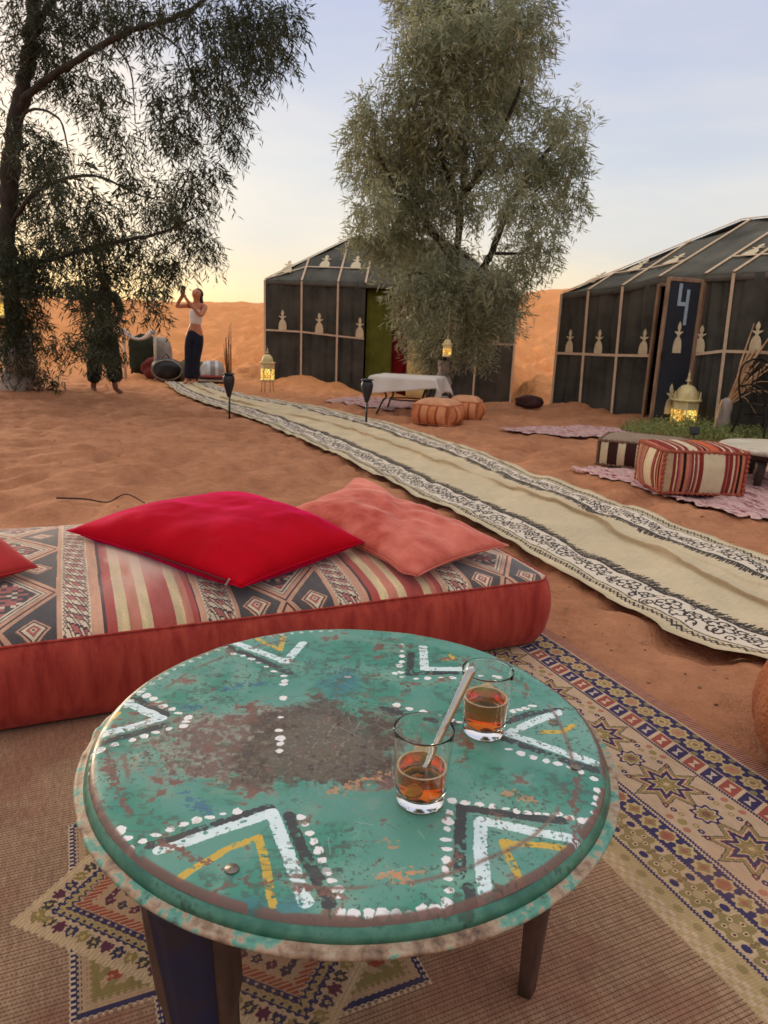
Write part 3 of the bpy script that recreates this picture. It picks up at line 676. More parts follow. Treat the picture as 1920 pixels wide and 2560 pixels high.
    for _ in range(90):
        a, q = rg.uniform(0, 6.28), rg.uniform(0, .4); p = (q * math.cos(a), q * math.sin(a)); b_ = rg.uniform(0, 6.28); l = rg.uniform(.01, .05)
        c.seg(p, (p[0] + l * math.cos(b_), p[1] + l * math.sin(b_)), .0012, (64, 70, 62) if rg.random() < .6 else (176, 188, 176), al=.5)
    return c.image('table_paint')
tbl = thing('tea_table', 'round green painted metal tea table with chevrons and white dots on the rug', 'table', (TC[0], TC[1], 0))
nth = 160
rad = np.r_[np.linspace(0, .405, 34), .411, .4165, .4215, .4245]
th = np.linspace(0, 2 * PI, nth, endpoint=False)
pr = np.zeros((nth, len(rad), 3)); pr[..., 0] = np.cos(th)[:, None] * rad; pr[..., 1] = np.sin(th)[:, None] * rad
px, py = pr[..., 0], pr[..., 1]
zz = TZ + .0045 * (fbm(px * 5, py * 5, 3, 2) - .5) + .003 * (fbm(px * 14, py * 14, 2, 3) - .5)
rr = np.hypot(px, py); zz += -.0022 * np.exp(-((rr - .372) / .006) ** 2) - np.interp(rr, [.405, .411, .4165, .4215, .4245], [0, .0004, .0014, .004, .009])
pr[..., 2] = zz
me = grid_mesh('table_top', pr, np.stack([(px + .44) / .88, (py + .44) / .88], -1), wrap_u=True)
M_TT, t, b = imgmat('table_paint', paint_table(), rough=.34, bump=.5, bdist=.0014, spec=.5)
n = t.nodes; L = t.links; tcn = n.new('ShaderNodeTexCoord'); q = n.new('ShaderNodeTexNoise'); q.inputs['Scale'].default_value = 26; q.inputs['Detail'].default_value = 6; L.new(tcn.outputs['Object'], q.inputs['Vector'])
mr = n.new('ShaderNodeMapRange'); mr.inputs[1].default_value = .3; mr.inputs[2].default_value = .7; mr.inputs[3].default_value = .20; mr.inputs[4].default_value = .55; L.new(q.outputs['Fac'], mr.inputs[0]); L.new(mr.outputs[0], b.inputs['Roughness'])
obj('table_top', me, M_TT, tbl)
def patchy(name, cols, scale=18, rough=.5, stretch=(1, 1, 1), bump=.3):
    mt, t, b = newmat(name); n = t.nodes; L = t.links
    tc = n.new('ShaderNodeTexCoord'); mp = n.new('ShaderNodeMapping'); mp.inputs['Scale'].default_value = stretch; L.new(tc.outputs['Object'], mp.inputs[0])
    q = n.new('ShaderNodeTexNoise'); q.inputs['Scale'].default_value = scale; q.inputs['Detail'].default_value = 8; q.inputs['Roughness'].default_value = .65; L.new(mp.outputs[0], q.inputs['Vector'])
    r = n.new('ShaderNodeValToRGB'); e = r.color_ramp.elements
    for i, (p, c) in enumerate(cols):
        k = e[i] if i < 2 else e.new(p); k.position = p; k.color = (*c, 1)
    L.new(q.outputs['Fac'], r.inputs[0]); L.new(r.outputs[0], b.inputs['Base Color']); b.inputs['Roughness'].default_value = rough
    bp = n.new('ShaderNodeBump'); bp.inputs['Strength'].default_value = bump; bp.inputs['Distance'].default_value = .002; L.new(q.outputs['Fac'], bp.inputs['Height']); L.new(bp.outputs[0], b.inputs['Normal'])
    return mt
M_SIDE = patchy('rim_paint', [(.3, S(36, 80, 66)), (.45, S(48, 104, 86)), (.55, S(72, 124, 104)), (.60, S(44, 84, 70)), (.66, S(104, 72, 58)), (.74, S(60, 108, 90))], 13, .4)
M_LIP = patchy('rim_rust', [(.32, S(84, 60, 48)), (.42, S(140, 110, 88)), (.51, S(172, 146, 122)), (.545, S(98, 150, 132)), (.62, S(78, 132, 116)), (.66, S(92, 66, 54)), (.74, S(150, 126, 106))], 24, .6, bump=.6)
def wob_side(P, th):
    k = .0016 * (fbm(np.cos(th) * 6 + 9, np.sin(th) * 6, 3, 1) - .5); P[..., 0] *= (1 + k * 2)[:, None]; P[..., 1] *= (1 + k * 2)[:, None]; return P
lathe('rim_side', [(.4240, TZ - .0092), (.4272, TZ - .012), (.4310, TZ - .018), (.4330, TZ - .026), (.4310, TZ - .026), (.422, TZ - .011)], M_SIDE, tbl, 160, fn=wob_side)
def wob_lip(P, th):
    w1 = fbm(np.cos(th) * 14 + 3, np.sin(th) * 14, 3, 2) - .5; w2 = fbm(np.cos(th) * 30 + 3, np.sin(th) * 30, 2, 3) - .5
    rr_ = np.hypot(P[..., 0], P[..., 1]); out_ = sstep(.432, .446, rr_); s = 1 + (.010 * w1 + .006 * w2)[:, None] * out_
    P[..., 0] *= s; P[..., 1] *= s; P[..., 2] += (.007 * w1 + .005 * w2)[:, None] * out_; return P
lathe('rim_lip', [(.4310, TZ - .0250), (.4340, TZ - .0265), (.437, TZ - .0275), (.4405, TZ - .0280), (.4440, TZ - .0278), (.4466, TZ - .030), (.4474, TZ - .0325), (.4466, TZ - .035), (.440, TZ - .0345), (.43, TZ - .033), (.4215, TZ - .032)], M_LIP, tbl, 200, fn=wob_lip)
M_RIV = mat('rivet_steel', S(120, 112, 104), .45, metal=.6)
for p in (T6['rivet'][0], T7['rivet'][0], T7['rivet'][1]):
    lathe('rivet', [(0, .003), (.003, .003), (.0035, .0018), (.0085, .0014), (.0095, 0), (0, -.001)], M_RIV, tbl, 20, (p[0], p[1], TZ + .001))
M_LEG = patchy('leg_metal', [(.3, S(46, 32, 28)), (.5, S(70, 50, 42)), (.7, S(88, 62, 50))], 30, .5, (1, 1, .3))
M_LEGB = patchy('leg_blue_paint', [(.3, S(10, 17, 42)), (.5, S(15, 25, 58)), (.72, S(40, 28, 30))], 12, .42)
def leg(a, foot, top, wt, wb, panel=None):
    """folded sheet-metal leg: an open V section tapering to a blunt foot, facing outwards"""
    f = np.array(foot); tp = np.array(top); out_ = np.array((math.cos(a), math.sin(a), 0)); tg = np.array((-math.sin(a), math.cos(a), 0))
    n = 12; sec = [(-.5, -.42), (-.5, .06), (-.44, .16), (0, .24), (.44, .16), (.5, .06), (.5, -.42), (.42, -.42), (.42, .02), (0, .12), (-.42, .02), (-.42, -.42)]
    P_ = np.zeros((len(sec), n, 3))
    for i, s in enumerate(np.linspace(0, 1, n)):
        cpt = tp * (1 - s) + f * s; w = (wt * (1 - s) + wb * s) * (1 + .10 * math.sin(PI * s) * (1 if s < .5 else -.2))
        for k, (x, d) in enumerate(sec): P_[k, i] = cpt + tg * x * w + out_ * d * w * .75
    me = grid_mesh('leg', P_, wrap_u=True); bm = bmesh.new(); bm.from_mesh(me); bm.verts.ensure_lookup_table()
    bm.faces.new([bm.verts[k * n] for k in range(len(sec))]); bm.faces.new([bm.verts[k * n + n - 1] for k in range(len(sec))][::-1]); bmesh.ops.recalc_face_normals(bm, faces=bm.faces); bm.to_mesh(me); bm.free()
    o = obj('leg', me, M_LEG, tbl)
    if panel:
        Q = np.zeros((5, n, 3))
        for i, s in enumerate(np.linspace(0.0, .92, n)):
            cpt = tp * (1 - s) + f * s; w = (wt * (1 - s) + wb * s)
            for k, x in enumerate(np.linspace(-.36, .36, 5)): Q[k, i] = cpt + tg * x * w * (1 - .1 * s) + out_ * ((.24 - .18 * abs(x)) * w * .80 + .004)
        pm = grid_mesh('blue_panel', Q); po = obj('blue_panel', pm, panel, o); sd = po.modifiers.new('s', 'SOLIDIFY'); sd.thickness = .0025; sd.offset = 1; bake(po)
    return o
leg(R(-26), (.322, -.125, .008), (.322, -.165, TZ - .045), .088, .050)
leg(R(-94), (-.172, -.332, .008), (-.196, -.350, TZ - .045), .112, .080, M_LEGB)
leg(R(68), (.13, .31, .008), (.13, .31, TZ - .045), .07, .045)
leg(R(158), (-.25, .12, .008), (-.27, .13, TZ - .045), .07, .045)

# ---- tea glasses
def glass_mat(name, col, ior, rough=0.0):
    mt, t, b = newmat(name); b.inputs['Base Color'].default_value = (*col, 1); b.inputs['Transmission Weight'].default_value = 1; b.inputs['IOR'].default_value = ior; b.inputs['Roughness'].default_value = rough
    q = t.nodes.new('ShaderNodeTexNoise'); q.inputs['Scale'].default_value = 40; mr = t.nodes.new('ShaderNodeMapRange'); mr.inputs[3].default_value = rough; mr.inputs[4].default_value = rough + .03
    t.links.new(q.outputs['Fac'], mr.inputs[0]); t.links.new(mr.outputs[0], b.inputs['Roughness']); return mt
M_GL = glass_mat('clear_glass', (.985, .99, .985), 1.45); 
M_TEA = glass_mat('tea_liquid', (.88, .55, .11), 1.33)
va = M_TEA.node_tree.nodes.new('ShaderNodeVolumeAbsorption'); va.inputs[0].default_value = (.96, .70, .13, 1); va.inputs[1].default_value = 62
M_TEA.node_tree.links.new(va.outputs[0], M_TEA.node_tree.nodes['Material Output'].inputs['Volume'])
M_FOAM = mat('tea_foam', S(205, 178, 140), .6, .15, 80)
def tea_glass(loc, fill, label, rz):
    g = thing('tea_glass', label, 'glass', loc, rz, 'glasses of tea on the round table')
    H = .118; ro = lambda z: .0345 + .0095 * (z / H) ** .8
    prof = [(0, .0005), (.030, .0004), (.0335, .0012), (ro(.004), .004)] + [(ro(z), z) for z in np.linspace(.012, H - .002, 12)] + [(ro(H) - .0002, H - .0006), (ro(H) - .001, H), (ro(H) - .0019, H - .0008)]
    prof += [(ro(z) - .0022, z) for z in np.linspace(H - .004, .022, 12)] + [(ro(.016) - .0045, .0165), (.022, .0142), (0, .0135)]
    lathe('glass_body', prof, M_GL, g, 64)
    ri = lambda z: ro(z) - .00235
    z1 = fill
    lathe('tea', [(0, .0138), (.0215, .0145), (ro(.016) - .0047, .0168)] + [(ri(z), z) for z in np.linspace(.022, z1 - .001, 10)] + [(ri(z1) - .0002, z1 + .0006), (ri(z1) - .0014, z1), (0, z1 - .0002)], M_TEA, g, 64)
    th_ = np.linspace(0, 2 * PI, 64, endpoint=False); bm = bmesh.new()
    def foamfn(P, th): 
        k = 1 + .35 * (fbm(np.cos(th) * 5 + rz, np.sin(th) * 5, 3, 1) - .5); cc = ri(z1) - .0022
        rr_ = np.hypot(P[..., 0], P[..., 1]); f = (cc - (cc - rr_) * k[:, None]) / np.maximum(rr_, 1e-6); P[..., 0] *= f; P[..., 1] *= f; return P
    lathe('foam_ring', [(ri(z1) - .0004, z1 + .0009), (ri(z1) - .0012, z1 + .0018), (ri(z1) - .003, z1 + .0014), (ri(z1) - .0042, z1 + .0003)], M_FOAM, g, 64, fn=foamfn)
    return g
tea_glass((.069, .907, TZ + .0005), .058, 'nearer glass half full of amber tea with a metal spoon in it', .3)
tea_glass((.186, 1.100, TZ + .0005), .066, 'farther glass of amber tea without a spoon', 2.0)
M_STEEL = mat('spoon_steel', (.50, .47, .43), .22, .12, 40, metal=1.0)
sp_ = thing('spoon', 'steel spoon with a rounded flat handle leaning in the nearer tea glass', 'spoon', (0, 0, 0))
sa = np.array((.058, .893, TZ + .022)); sb = np.array((.1025, .9235, TZ + .119)); d_ = (sb - sa); top_ = sa + d_ * 1.80
V_ = Vector(d_).normalized(); side = V_.cross(Vector((0, -1, .3))).normalized(); nrmv = side.cross(V_).normalized()
P_ = []
for s in np.linspace(0.12, 1, 40):
    cpt = Vector(sa + (top_ - sa) * s); wd = .0040 + .0030 * s; tk = .0026
    if s > .97: wd *= math.sqrt(max(0.02, 1 - ((s - .97) / .03) ** 2)); tk *= math.sqrt(max(.05, 1 - ((s - .97) / .03) ** 2))
    P_.append([cpt + side * wd * math.cos(a) + nrmv * tk * math.sin(a) for a in np.linspace(0, 2 * PI, 14, endpoint=False)])
P_ = np.array([[tuple(v) for v in row] for row in P_]).transpose(1, 0, 2)
me = grid_mesh('handle', P_, wrap_u=True); bm = bmesh.new(); bm.from_mesh(me); bmesh.ops.holes_fill(bm, edges=[e for e in bm.edges if e.is_boundary]); bmesh.ops.recalc_face_normals(bm, faces=bm.faces); bm.to_mesh(me); bm.free()
obj('handle', me, M_STEEL, sp_)
bm = bmesh.new(); bmesh.ops.create_uvsphere(bm, u_segments=16, v_segments=10, radius=1)
bmesh.ops.transform(bm, matrix=Matrix.Translation(sa + d_ * .05) @ Matrix((side, nrmv, V_)).transposed().to_4x4() @ Matrix.Diagonal((.010, .0035, .015, 1)), verts=bm.verts)
obj('bowl', bm, M_STEEL, sp_)
# ================================================================== FLOOR MATTRESS
MU0, MU1, MV0, MV1, MR = -1.62, 1.535, 1.945, 3.10, .07
def mat_top(u, v):
    a = np.clip((v - MV0) / (MV1 - MV0), 0, 1); b_ = np.clip((MU1 - u) / .45, 0, 1)
    dome = np.sin(PI * a) ** .6 * sstep(-.12, 1, b_) ** .6
    return .262 + .062 * dome + .012 * (fbm(u * 1.6, v * 1.2, 3, 3) - .5) + .006 * (fbm(u * 5, v * 4, 3, 5) - .5) * dome
def paint_mattress():
    c = Cv(MU0 - .05, MV0 - .06, MU1 + .05, MV1 + .08, 560, (180, 90, 80)); U, V = c.X, c.Y
    Pd = .787; p = (U + .006 * (fbm(U * 0 + 3, V * 4, 2, 1) - .5) - .301) % Pd
    n1 = fbm(U * 60, V * 10, 3, 1); n2 = fbm(U * 8, V * 6, 4, 2); wv_ = vnoise(U * 420, V * 420, 3)
    tan = (192, 140, 112); char = (58, 54, 56); rose = (160, 84, 78); cream = (206, 186, 158); dark = (58, 40, 44); beige = (196, 172, 128); red = (158, 58, 52); rst = (178, 104, 84)
    segs = [(0, .021, tan), (.021, .106, cream), (.106, .118, tan), (.118, .411, char), (.411, .424, tan), (.424, .5, cream), (.5, .529, tan), (.538, .565, red), (.565, .597, beige), (.597, .630, rst), (.630, .660, beige), (.660, .722, red), (.722, .750, beige), (.750, .770, rst), (.770, .787, red)]
    for a, b_, col in segs: c.put((p >= a) & (p < b_), col)
    c.put((p > .529) & (p < .538), dark); c.put((p > .0) & (p < .004), dark)
    # woven zigzag bands
    for a, b_ in ((.021, .106), (.424, .5)):
        q = (p - a) / (b_ - a); ins = (q > 0) & (q < 1)
        f = (V / .052 + .5 * np.floor(q * 7) / 7 * 2) % 1; zz_ = np.abs(((q * 3.0 + V / .07) % 1) - .5)
        c.put(ins & (f < .5) & (zz_ < .34) & (q > .16) & (q < .84), rose)
        c.put(ins & ((np.abs(f - .5) < .07) | (np.abs(zz_ - .34) < .05) | (f < .06)), dark)
        c.put(ins & ((q < .05) | (q > .95)), dark); tr = tri(V / .02); c.put(ins & ((q < .05 + .11 * tr) | (q > .95 - .11 * tr)), (96, 74, 70)); c.put(ins & ((q < .02 + .09 * tr) | (q > .98 - .09 * tr)), cream)
    # dark band with lozenges
    ins = (p > .118) & (p < .411); x = (p - .2645) / .1465; yv = (((V - 1.98) / .40) % 1 - .5) * 2; d = np.abs(x) + np.abs(yv)
    mesh_ = (tri((U + V) / .012) > .82) | (tri((U - V) / .012) > .82); c.put(ins & mesh_, (88, 86, 88), .5)
    c.put(ins & (np.abs(d - .97) < .14), tan); c.put(ins & (np.abs(d - .97) < .025), dark); c.put(ins & (np.abs(d - .78) < .03), cream)
    bx = np.floor((p - .2645) / .0145); by = np.floor(yv * .2 / .0145); k = (np.abs(bx) * 3 + np.abs(by) * 2 + (np.abs(bx * by) % 3))
    inner = ins & (d < .72); c.put(inner, char); c.put(inner & (k % 4 < 2), rose); c.put(inner & (k % 7 == 3), cream); c.put(inner & (np.abs(d - .68) < .03), cream)
    yv2 = (((V - 1.78) / .40) % 1 - .5) * 2
    for s in (-1, 1):
        dd = np.maximum(np.abs(x - s * .62) / .26, np.abs(yv2) / .20); l = np.abs(x - s * .62) / .30 + np.abs(yv2) / .24
        for lim, col in ((1, tan), (.82, dark), (.7, cream), (.45, rose), (.22, cream), (.1, dark)): c.put(ins & (l < lim), col)
    # pile and thread grain, then velvet sheen painted pale over the back stripes
    c.a *= ((.86 + .26 * n1) * (.9 + .2 * n2) * (.93 + .14 * wv_))[..., None]
    sheen_mask = sstep(.42, .66, fbm(U * 7, V * 3 + 4, 5, 4)) * sstep(2.0, 2.35, V) * ((p > .529))
    m = (sheen_mask * .8)[..., None]; c.a[:] = c.a * (1 - m) + m * np.array((212, 180, 164), np.float32) / 255
    c.a[:] = c.a * .86 + .14 * np.array((186, 152, 132), np.float32) / 255
    return c.image('mattress_weave')
def sq2round(u, v):
    """rounds the corners of the mattress outline"""
    u, v = u.copy(), v.copy()
    for cu, su in ((MU0 + MR, -1), (MU1 - MR, 1)):
        for cv, sv_ in ((MV0 + MR, -1), (MV1 - MR, 1)):
            a = (u - cu) * su / MR; b_ = (v - cv) * sv_ / MR; k = (a > 0) & (b_ > 0)
            a2, b2 = a[k], b_[k]; u[k] = cu + su * MR * a2 * np.sqrt(1 - b2 * b2 / 2); v[k] = cv + sv_ * MR * b2 * np.sqrt(1 - a2 * a2 / 2)
    return u, v
mtr = thing('floor_mattress', 'long red velvet floor mattress with woven tribal top behind the table', 'mattress', (0, 0, 0))
ul = np.r_[np.linspace(MU0, MU0 + MR, 6)[:-1], np.linspace(MU0 + MR, MU1 - MR, 150), np.linspace(MU1 - MR, MU1, 8)[1:]]
vl = np.r_[np.linspace(MV0, MV0 + MR, 8)[:-1], np.linspace(MV0 + MR, MV1 - MR, 60), np.linspace(MV1 - MR, MV1, 6)[1:]]
uu, vv = np.meshgrid(ul, vl, indexing='ij'); UVM = np.stack([(uu - MU0 + .05) / (MU1 - MU0 + .10), (vv - MV0 + .06) / (MV1 - MV0 + .14)], -1)
u2, v2 = sq2round(uu, vv); zt = mat_top(u2, v2)
ed = np.minimum(np.minimum(u2 - MU0, MU1 - u2), np.minimum(v2 - MV0, MV1 - v2)); zt = zt - .010 * np.exp(-(ed / .02) ** 2)
x, y = from_uv(u2, v2)
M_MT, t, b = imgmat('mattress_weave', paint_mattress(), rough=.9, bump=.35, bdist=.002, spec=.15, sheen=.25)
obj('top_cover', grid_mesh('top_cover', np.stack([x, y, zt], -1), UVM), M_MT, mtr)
M_VEL = mat('red_velvet', S(138, 42, 37), .85, .2, 6, S(176, 72, 58), bump=.35, bscale=90, spec=.15, sheen=.45, stretch=(5, 5, .6), bdist=.004)
# perimeter
per = []
def arc(cu, cv, a0, a1, n=9): return [(cu + MR * math.cos(a), cv + MR * math.sin(a)) for a in np.linspace(a0, a1, n)]
per += arc(MU0 + MR, MV0 + MR, PI, 1.5 * PI); per += [(u_, MV0) for u_ in np.linspace(MU0 + MR, MU1 - MR, 120)[1:-1]]
per += arc(MU1 - MR, MV0 + MR, 1.5 * PI, 2 * PI); per += [(MU1, v_) for v_ in np.linspace(MV0 + MR, MV1 - MR, 40)[1:-1]]
per += arc(MU1 - MR, MV1 - MR, 0, PI / 2); per += [(u_, MV1) for u_ in np.linspace(MU1 - MR, MU0 + MR, 60)[1:-1]]
per += arc(MU0 + MR, MV1 - MR, PI / 2, PI); per += [(MU0, v_) for v_ in np.linspace(MV1 - MR, MV0 + MR, 30)[1:-1]]
per = np.array(per); tg = np.roll(per, -1, 0) - np.roll(per, 1, 0); tg /= np.linalg.norm(tg, axis=1)[:, None]; nr = np.stack([tg[:, 1], -tg[:, 0]], -1)
zt_ = mat_top(per[:, 0], per[:, 1]) - .010
hs = np.linspace(0, 1, 16); Q = np.zeros((len(per), 16, 3))
arcl = np.r_[0, np.cumsum(np.linalg.norm(np.diff(per, axis=0), axis=1))]
for i, s in enumerate(hs):
    bul = .030 * math.sin(PI * (s ** .8)) ** .8 - .05 * max(0, s - .82) ** 1.0 * 1.6 - .0
    wr = .008 * (fbm(arcl * 3, arcl * 0 + s * 2, 3, 2) - .5) * math.sin(PI * s) + .003 * (fbm(arcl * 14, arcl * 0 + s * 3, 2, 4) - .5)
    q = per + nr * (bul + wr)[:, None]; xx, yy = from_uv(q[:, 0], q[:, 1]); Q[:, i, 0], Q[:, i, 1] = xx, yy; Q[:, i, 2] = zt_ * (1 - s) + .012 * s
obj('side_panel', grid_mesh('side_panel', Q, wrap_u=True), M_VEL, mtr)
xx, yy = from_uv(per[:, 0] + nr[:, 0] * .002, per[:, 1] + nr[:, 1] * .002)
pp = [(a, b_, c_ + .001) for a, b_, c_ in zip(xx, yy, zt_)]; pp.append(pp[0])
obj('seam_piping', tube('seam_piping', pp, .0035, M_VEL, None, 6).data, M_VEL, mtr); bpy.data.objects.remove([o for o in bpy.data.objects if o.name.startswith('seam_piping') and o.parent is None][0])

# ---- cushions lying on it
def cushion(name, label, cat, C4, puff, mat_, pinch=.06, n=44, seed=0, wrinkle=.008, floor=True, fn=None):
    C4 = np.array(C4, float); cen = C4.mean(0)
    s = np.linspace(-1, 1, n); a, b_ = np.meshgrid(s, s, indexing='ij')
    # edges bow inwards between the corners
    a2 = a * (1 - pinch * (1 - b_ ** 2) * np.abs(a)); b2 = b_ * (1 - pinch * (1 - a ** 2) * np.abs(b_))
    wq = [(1 - a2) * (1 - b2) / 4, (1 + a2) * (1 - b2) / 4, (1 + a2) * (1 + b2) / 4, (1 - a2) * (1 + b2) / 4]
    base = sum(w_[..., None] * C4[i] for i, w_ in enumerate(wq))
    e1 = C4[1] - C4[0]; e2 = C4[3] - C4[0]; nn = np.cross(e1, e2); nn /= np.linalg.norm(nn); nn = nn if nn[2] > 0 else -nn
    th_ = puff * ((1 - np.abs(a) ** 2.6) * (1 - np.abs(b_) ** 2.6)) ** .55
    edge = (1 - np.abs(a) ** 6) * (1 - np.abs(b_) ** 6)
    wr = wrinkle * (fbm(a * 2.2 + seed, b_ * 2.2, 4, seed % 5) - .5) * 2 * edge
    if fn is not None: base = base + fn(a, b_)
    up_ = base + nn * (th_ + wr)[..., None]; lo = base - nn * (th_ * .75)[..., None]
    if floor:
        for G, off in ((lo, .003), (up_, .012)):
            u_, v_ = to_uv(G[..., 0], G[..., 1]); inside = (u_ < MU1 - .03) & (v_ > MV0 + .03) & (v_ < MV1)
            G[..., 2] = np.where(inside, np.maximum(G[..., 2], mat_top(u_, v_) + off), G[..., 2])
    o = thing(name, label, cat, tuple(cen * (1, 1, 0) + (0, 0, float(lo[..., 2].min()))))
    off = np.array(o.location)
    V = np.concatenate([up_.reshape(-1, 3), lo.reshape(-1, 3)]) - off
    i, j = np.meshgrid(np.arange(n - 1), np.arange(n - 1), indexing='ij'); F1 = np.stack([i * n + j, (i + 1) * n + j, (i + 1) * n + j + 1, i * n + j + 1], -1).reshape(-1, 4)
    me = mesh_np('cover', V, np.concatenate([F1, F1[:, ::-1] + n * n]))
    uv1 = np.stack([(a + 1) / 2, (b_ + 1) / 2], -1).reshape(-1, 2); set_uv(me, np.concatenate([uv1, uv1]))
    bm = bmesh.new(); bm.from_mesh(me); bmesh.ops.remove_doubles(bm, verts=bm.verts, dist=.0005); bmesh.ops.recalc_face_normals(bm, faces=bm.faces)
    for f in bm.faces: f.smooth = True
    bm.to_mesh(me); bm.free(); obj('cover', me, mat_, o)
    # seam cord round the edge
    k = np.r_[np.arange(n)]; rim = np.concatenate([base[:, 0], base[-1, 1:], base[-2::-1, -1], base[0, -2:0:-1]])
    if floor:
        u_, v_ = to_uv(rim[:, 0], rim[:, 1]); ins = (u_ < MU1 - .03) & (v_ > MV0 + .03); rim[:, 2] = np.where(ins, np.maximum(rim[:, 2], mat_top(u_, v_) + .010), rim[:, 2])
    rim = rim - off; rim = np.concatenate([rim, rim[:1]]); tube('seam', [tuple(p) for p in rim], .0026, mat_, o, 5)
    return o, base - off, nn
def velvet(name, c1, c2, sheen_col, sheen=.8, bscale=25):
    mt = mat(name, c1, .9, .2, 5.5, c2, bump=.5, bscale=170, spec=.1, sheen=sheen, bdist=.002)
    b = mt.node_tree.nodes['Principled BSDF']; b.inputs['Sheen Tint'].default_value = (*sheen_col, 1); b.inputs['Sheen Roughness'].default_value = .35; return mt
M_RED = velvet('crimson_velvet', S(162, 0, 12), S(184, 2, 22), (1.0, .01, .25), .7)
M_COR = velvet('coral_chenille', S(158, 44, 36), S(214, 120, 102), (1, .6, .5), .6)
M_DRD = velvet('dark_red_velvet', S(140, 30, 34), S(170, 52, 50), (1, .4, .4), .3)
o, base, nn = cushion('cushion', 'bright crimson velvet cushion with a zip on the floor mattress', 'cushion', [(-1.15, 2.475, .345), (-.415, 1.985, .335), (-.062, 2.425, .36), (-.63, 2.90, .40)], .112, M_RED, .045, seed=3, wrinkle=.018)
M_ZIP = mat('zip_metal', S(168, 160, 158), .4, .1, 60, metal=.6); M_ZT = mat('zip_tape', S(96, 6, 20), .8)
zl = [tuple(Vector(base[i, 0]) + Vector((.0, -.006, .006))) for i in range(20, 41)]
for q in range(len(zl)):
    x_, y_, z_ = zl[q]; wx, wy, _ = np.array(o.location) + (x_, y_, 0); u_, v_ = to_uv(wx, wy); zl[q] = (x_, y_, max(z_, float(mat_top(np.array(u_), np.array(v_))) + .016 - o.location[2]))
tube('zip', zl, .0035, M_ZT, o, 6)
pz = Vector(zl[-1]); box('zip_pull', pz + Vector((.004, -.008, .000)), (.006, .003, .026), M_ZIP, o, Matrix.Rotation(.5, 3, 'Y'), .001)
def fold_(a, b_):
    k = np.exp(-(((a - .95) / .5) ** 2 + ((b_ + .95) / .6) ** 2)); z = np.zeros(a.shape + (3,)); z[..., 2] = .045 * np.exp(-(((a + .85) / .35) ** 2 + ((b_ - .9) / .35) ** 2)) - .015 * np.exp(-((a + b_ * .6 - .2) / .12) ** 2); return z
cushion('cushion', 'faded coral cushion with a peaked corner at the right end of the mattress', 'cushion', [(-.40, 2.78, .37), (.115, 2.175, .325), (.462, 2.50, .345), (-.135, 3.17, .40)], .078, M_COR, .07, seed=8, wrinkle=.028, fn=fold_)
cushion('cushion', 'dark red cushion with only its tip showing at the left edge', 'cushion', [(-1.045, 2.04, .355), (-1.42, 2.40, .39), (-1.85, 2.10, .38), (-1.35, 1.75, .32)], .07, M_DRD, .03, seed=5)

# ================================================================== POUFS
def pouf(label, loc, rz, w_, d_, h_, m_side, m_top, m_edge, group=None, seed=0, puff=.040):
    o = thing('pouf', label, 'pouf', loc, rz, group)
    n = 26; hh = 14; perP = []; uvx = []
    r_ = .035
    sides = [((-w_ / 2, -d_ / 2), (w_ / 2, -d_ / 2)), ((w_ / 2, -d_ / 2), (w_ / 2, d_ / 2)), ((w_ / 2, d_ / 2), (-w_ / 2, d_ / 2)), ((-w_ / 2, d_ / 2), (-w_ / 2, -d_ / 2))]
    for si, (a, b_) in enumerate(sides):
        a = np.array(a); b_ = np.array(b_); tg_ = (b_ - a) / np.linalg.norm(b_ - a); nr_ = np.array((tg_[1], -tg_[0]))
        Q = np.zeros((n, hh, 3)); T_ = np.zeros((n, hh, 2))
        for i, s in enumerate(np.linspace(0, 1, n)):
            for j, v in enumerate(np.linspace(0, 1, hh)):
                bul = puff * math.sin(PI * s) ** .7 * math.sin(PI * v) ** .7 + .006 * (float(vnoise(s * 9 + si * 7, v * 4, seed)) - .5)
                p = a + (b_ - a) * s + nr_ * bul; Q[i, j] = (p[0], p[1], .012 + (h_ - .012) * v); T_[i, j] = (s, v)
        obj('side_panel', grid_mesh('side_panel', Q, T_), m_side, o)
    s = np.linspace(-1, 1, 24); a, b_ = np.meshgrid(s, s, indexing='ij')
    z = h_ + puff * .9 * ((1 - a ** 4) * (1 - b_ ** 4)) ** .6 + .010 * (fbm(a * 2 + seed, b_ * 2, 3, 2) - .5)
    obj('top_panel', grid_mesh('top_panel', np.stack([a * w_ / 2, b_ * d_ / 2, z], -1), np.stack([(a + 1) / 2, (b_ + 1) / 2], -1)), m_top, o)
    def rope(p, q, cnt):
        p = Vector(p); q = Vector(q); pts = []; rad_ = []
        for k in range(cnt * 4 + 1):
            pts.append(p + (q - p) * k / (cnt * 4)); rad_.append(.012 + .005 * math.sin(k * PI / 2))
        return pts, rad_
    cs = [(-w_ / 2, -d_ / 2), (w_ / 2, -d_ / 2), (w_ / 2, d_ / 2), (-w_ / 2, d_ / 2)]
    for k in range(4):
        p = cs[k]; q = cs[(k + 1) % 4]; c_ = 16 if k % 2 == 0 else 13
        for zz_ in (h_, .014):
            pts, rd = rope((*p, zz_), (*q, zz_), c_); tube('rolled_edge', pts, rd, m_edge, o, 7)
        pts, rd = rope((*p, .014), (*p, h_), 9); tube('rolled_edge', pts, rd, m_edge, o, 7)
    return o
cr_, rd_, bk_, sm_, or_, mv_ = S(200, 182, 150), S(126, 44, 38), S(36, 24, 24), S(184, 112, 84), S(190, 92, 58), S(150, 92, 88)
thin = [(.02, rd_), (.012, cr_), (.02, rd_), (.014, mv_), (.012, cr_), (.022, sm_), (.018, rd_)]
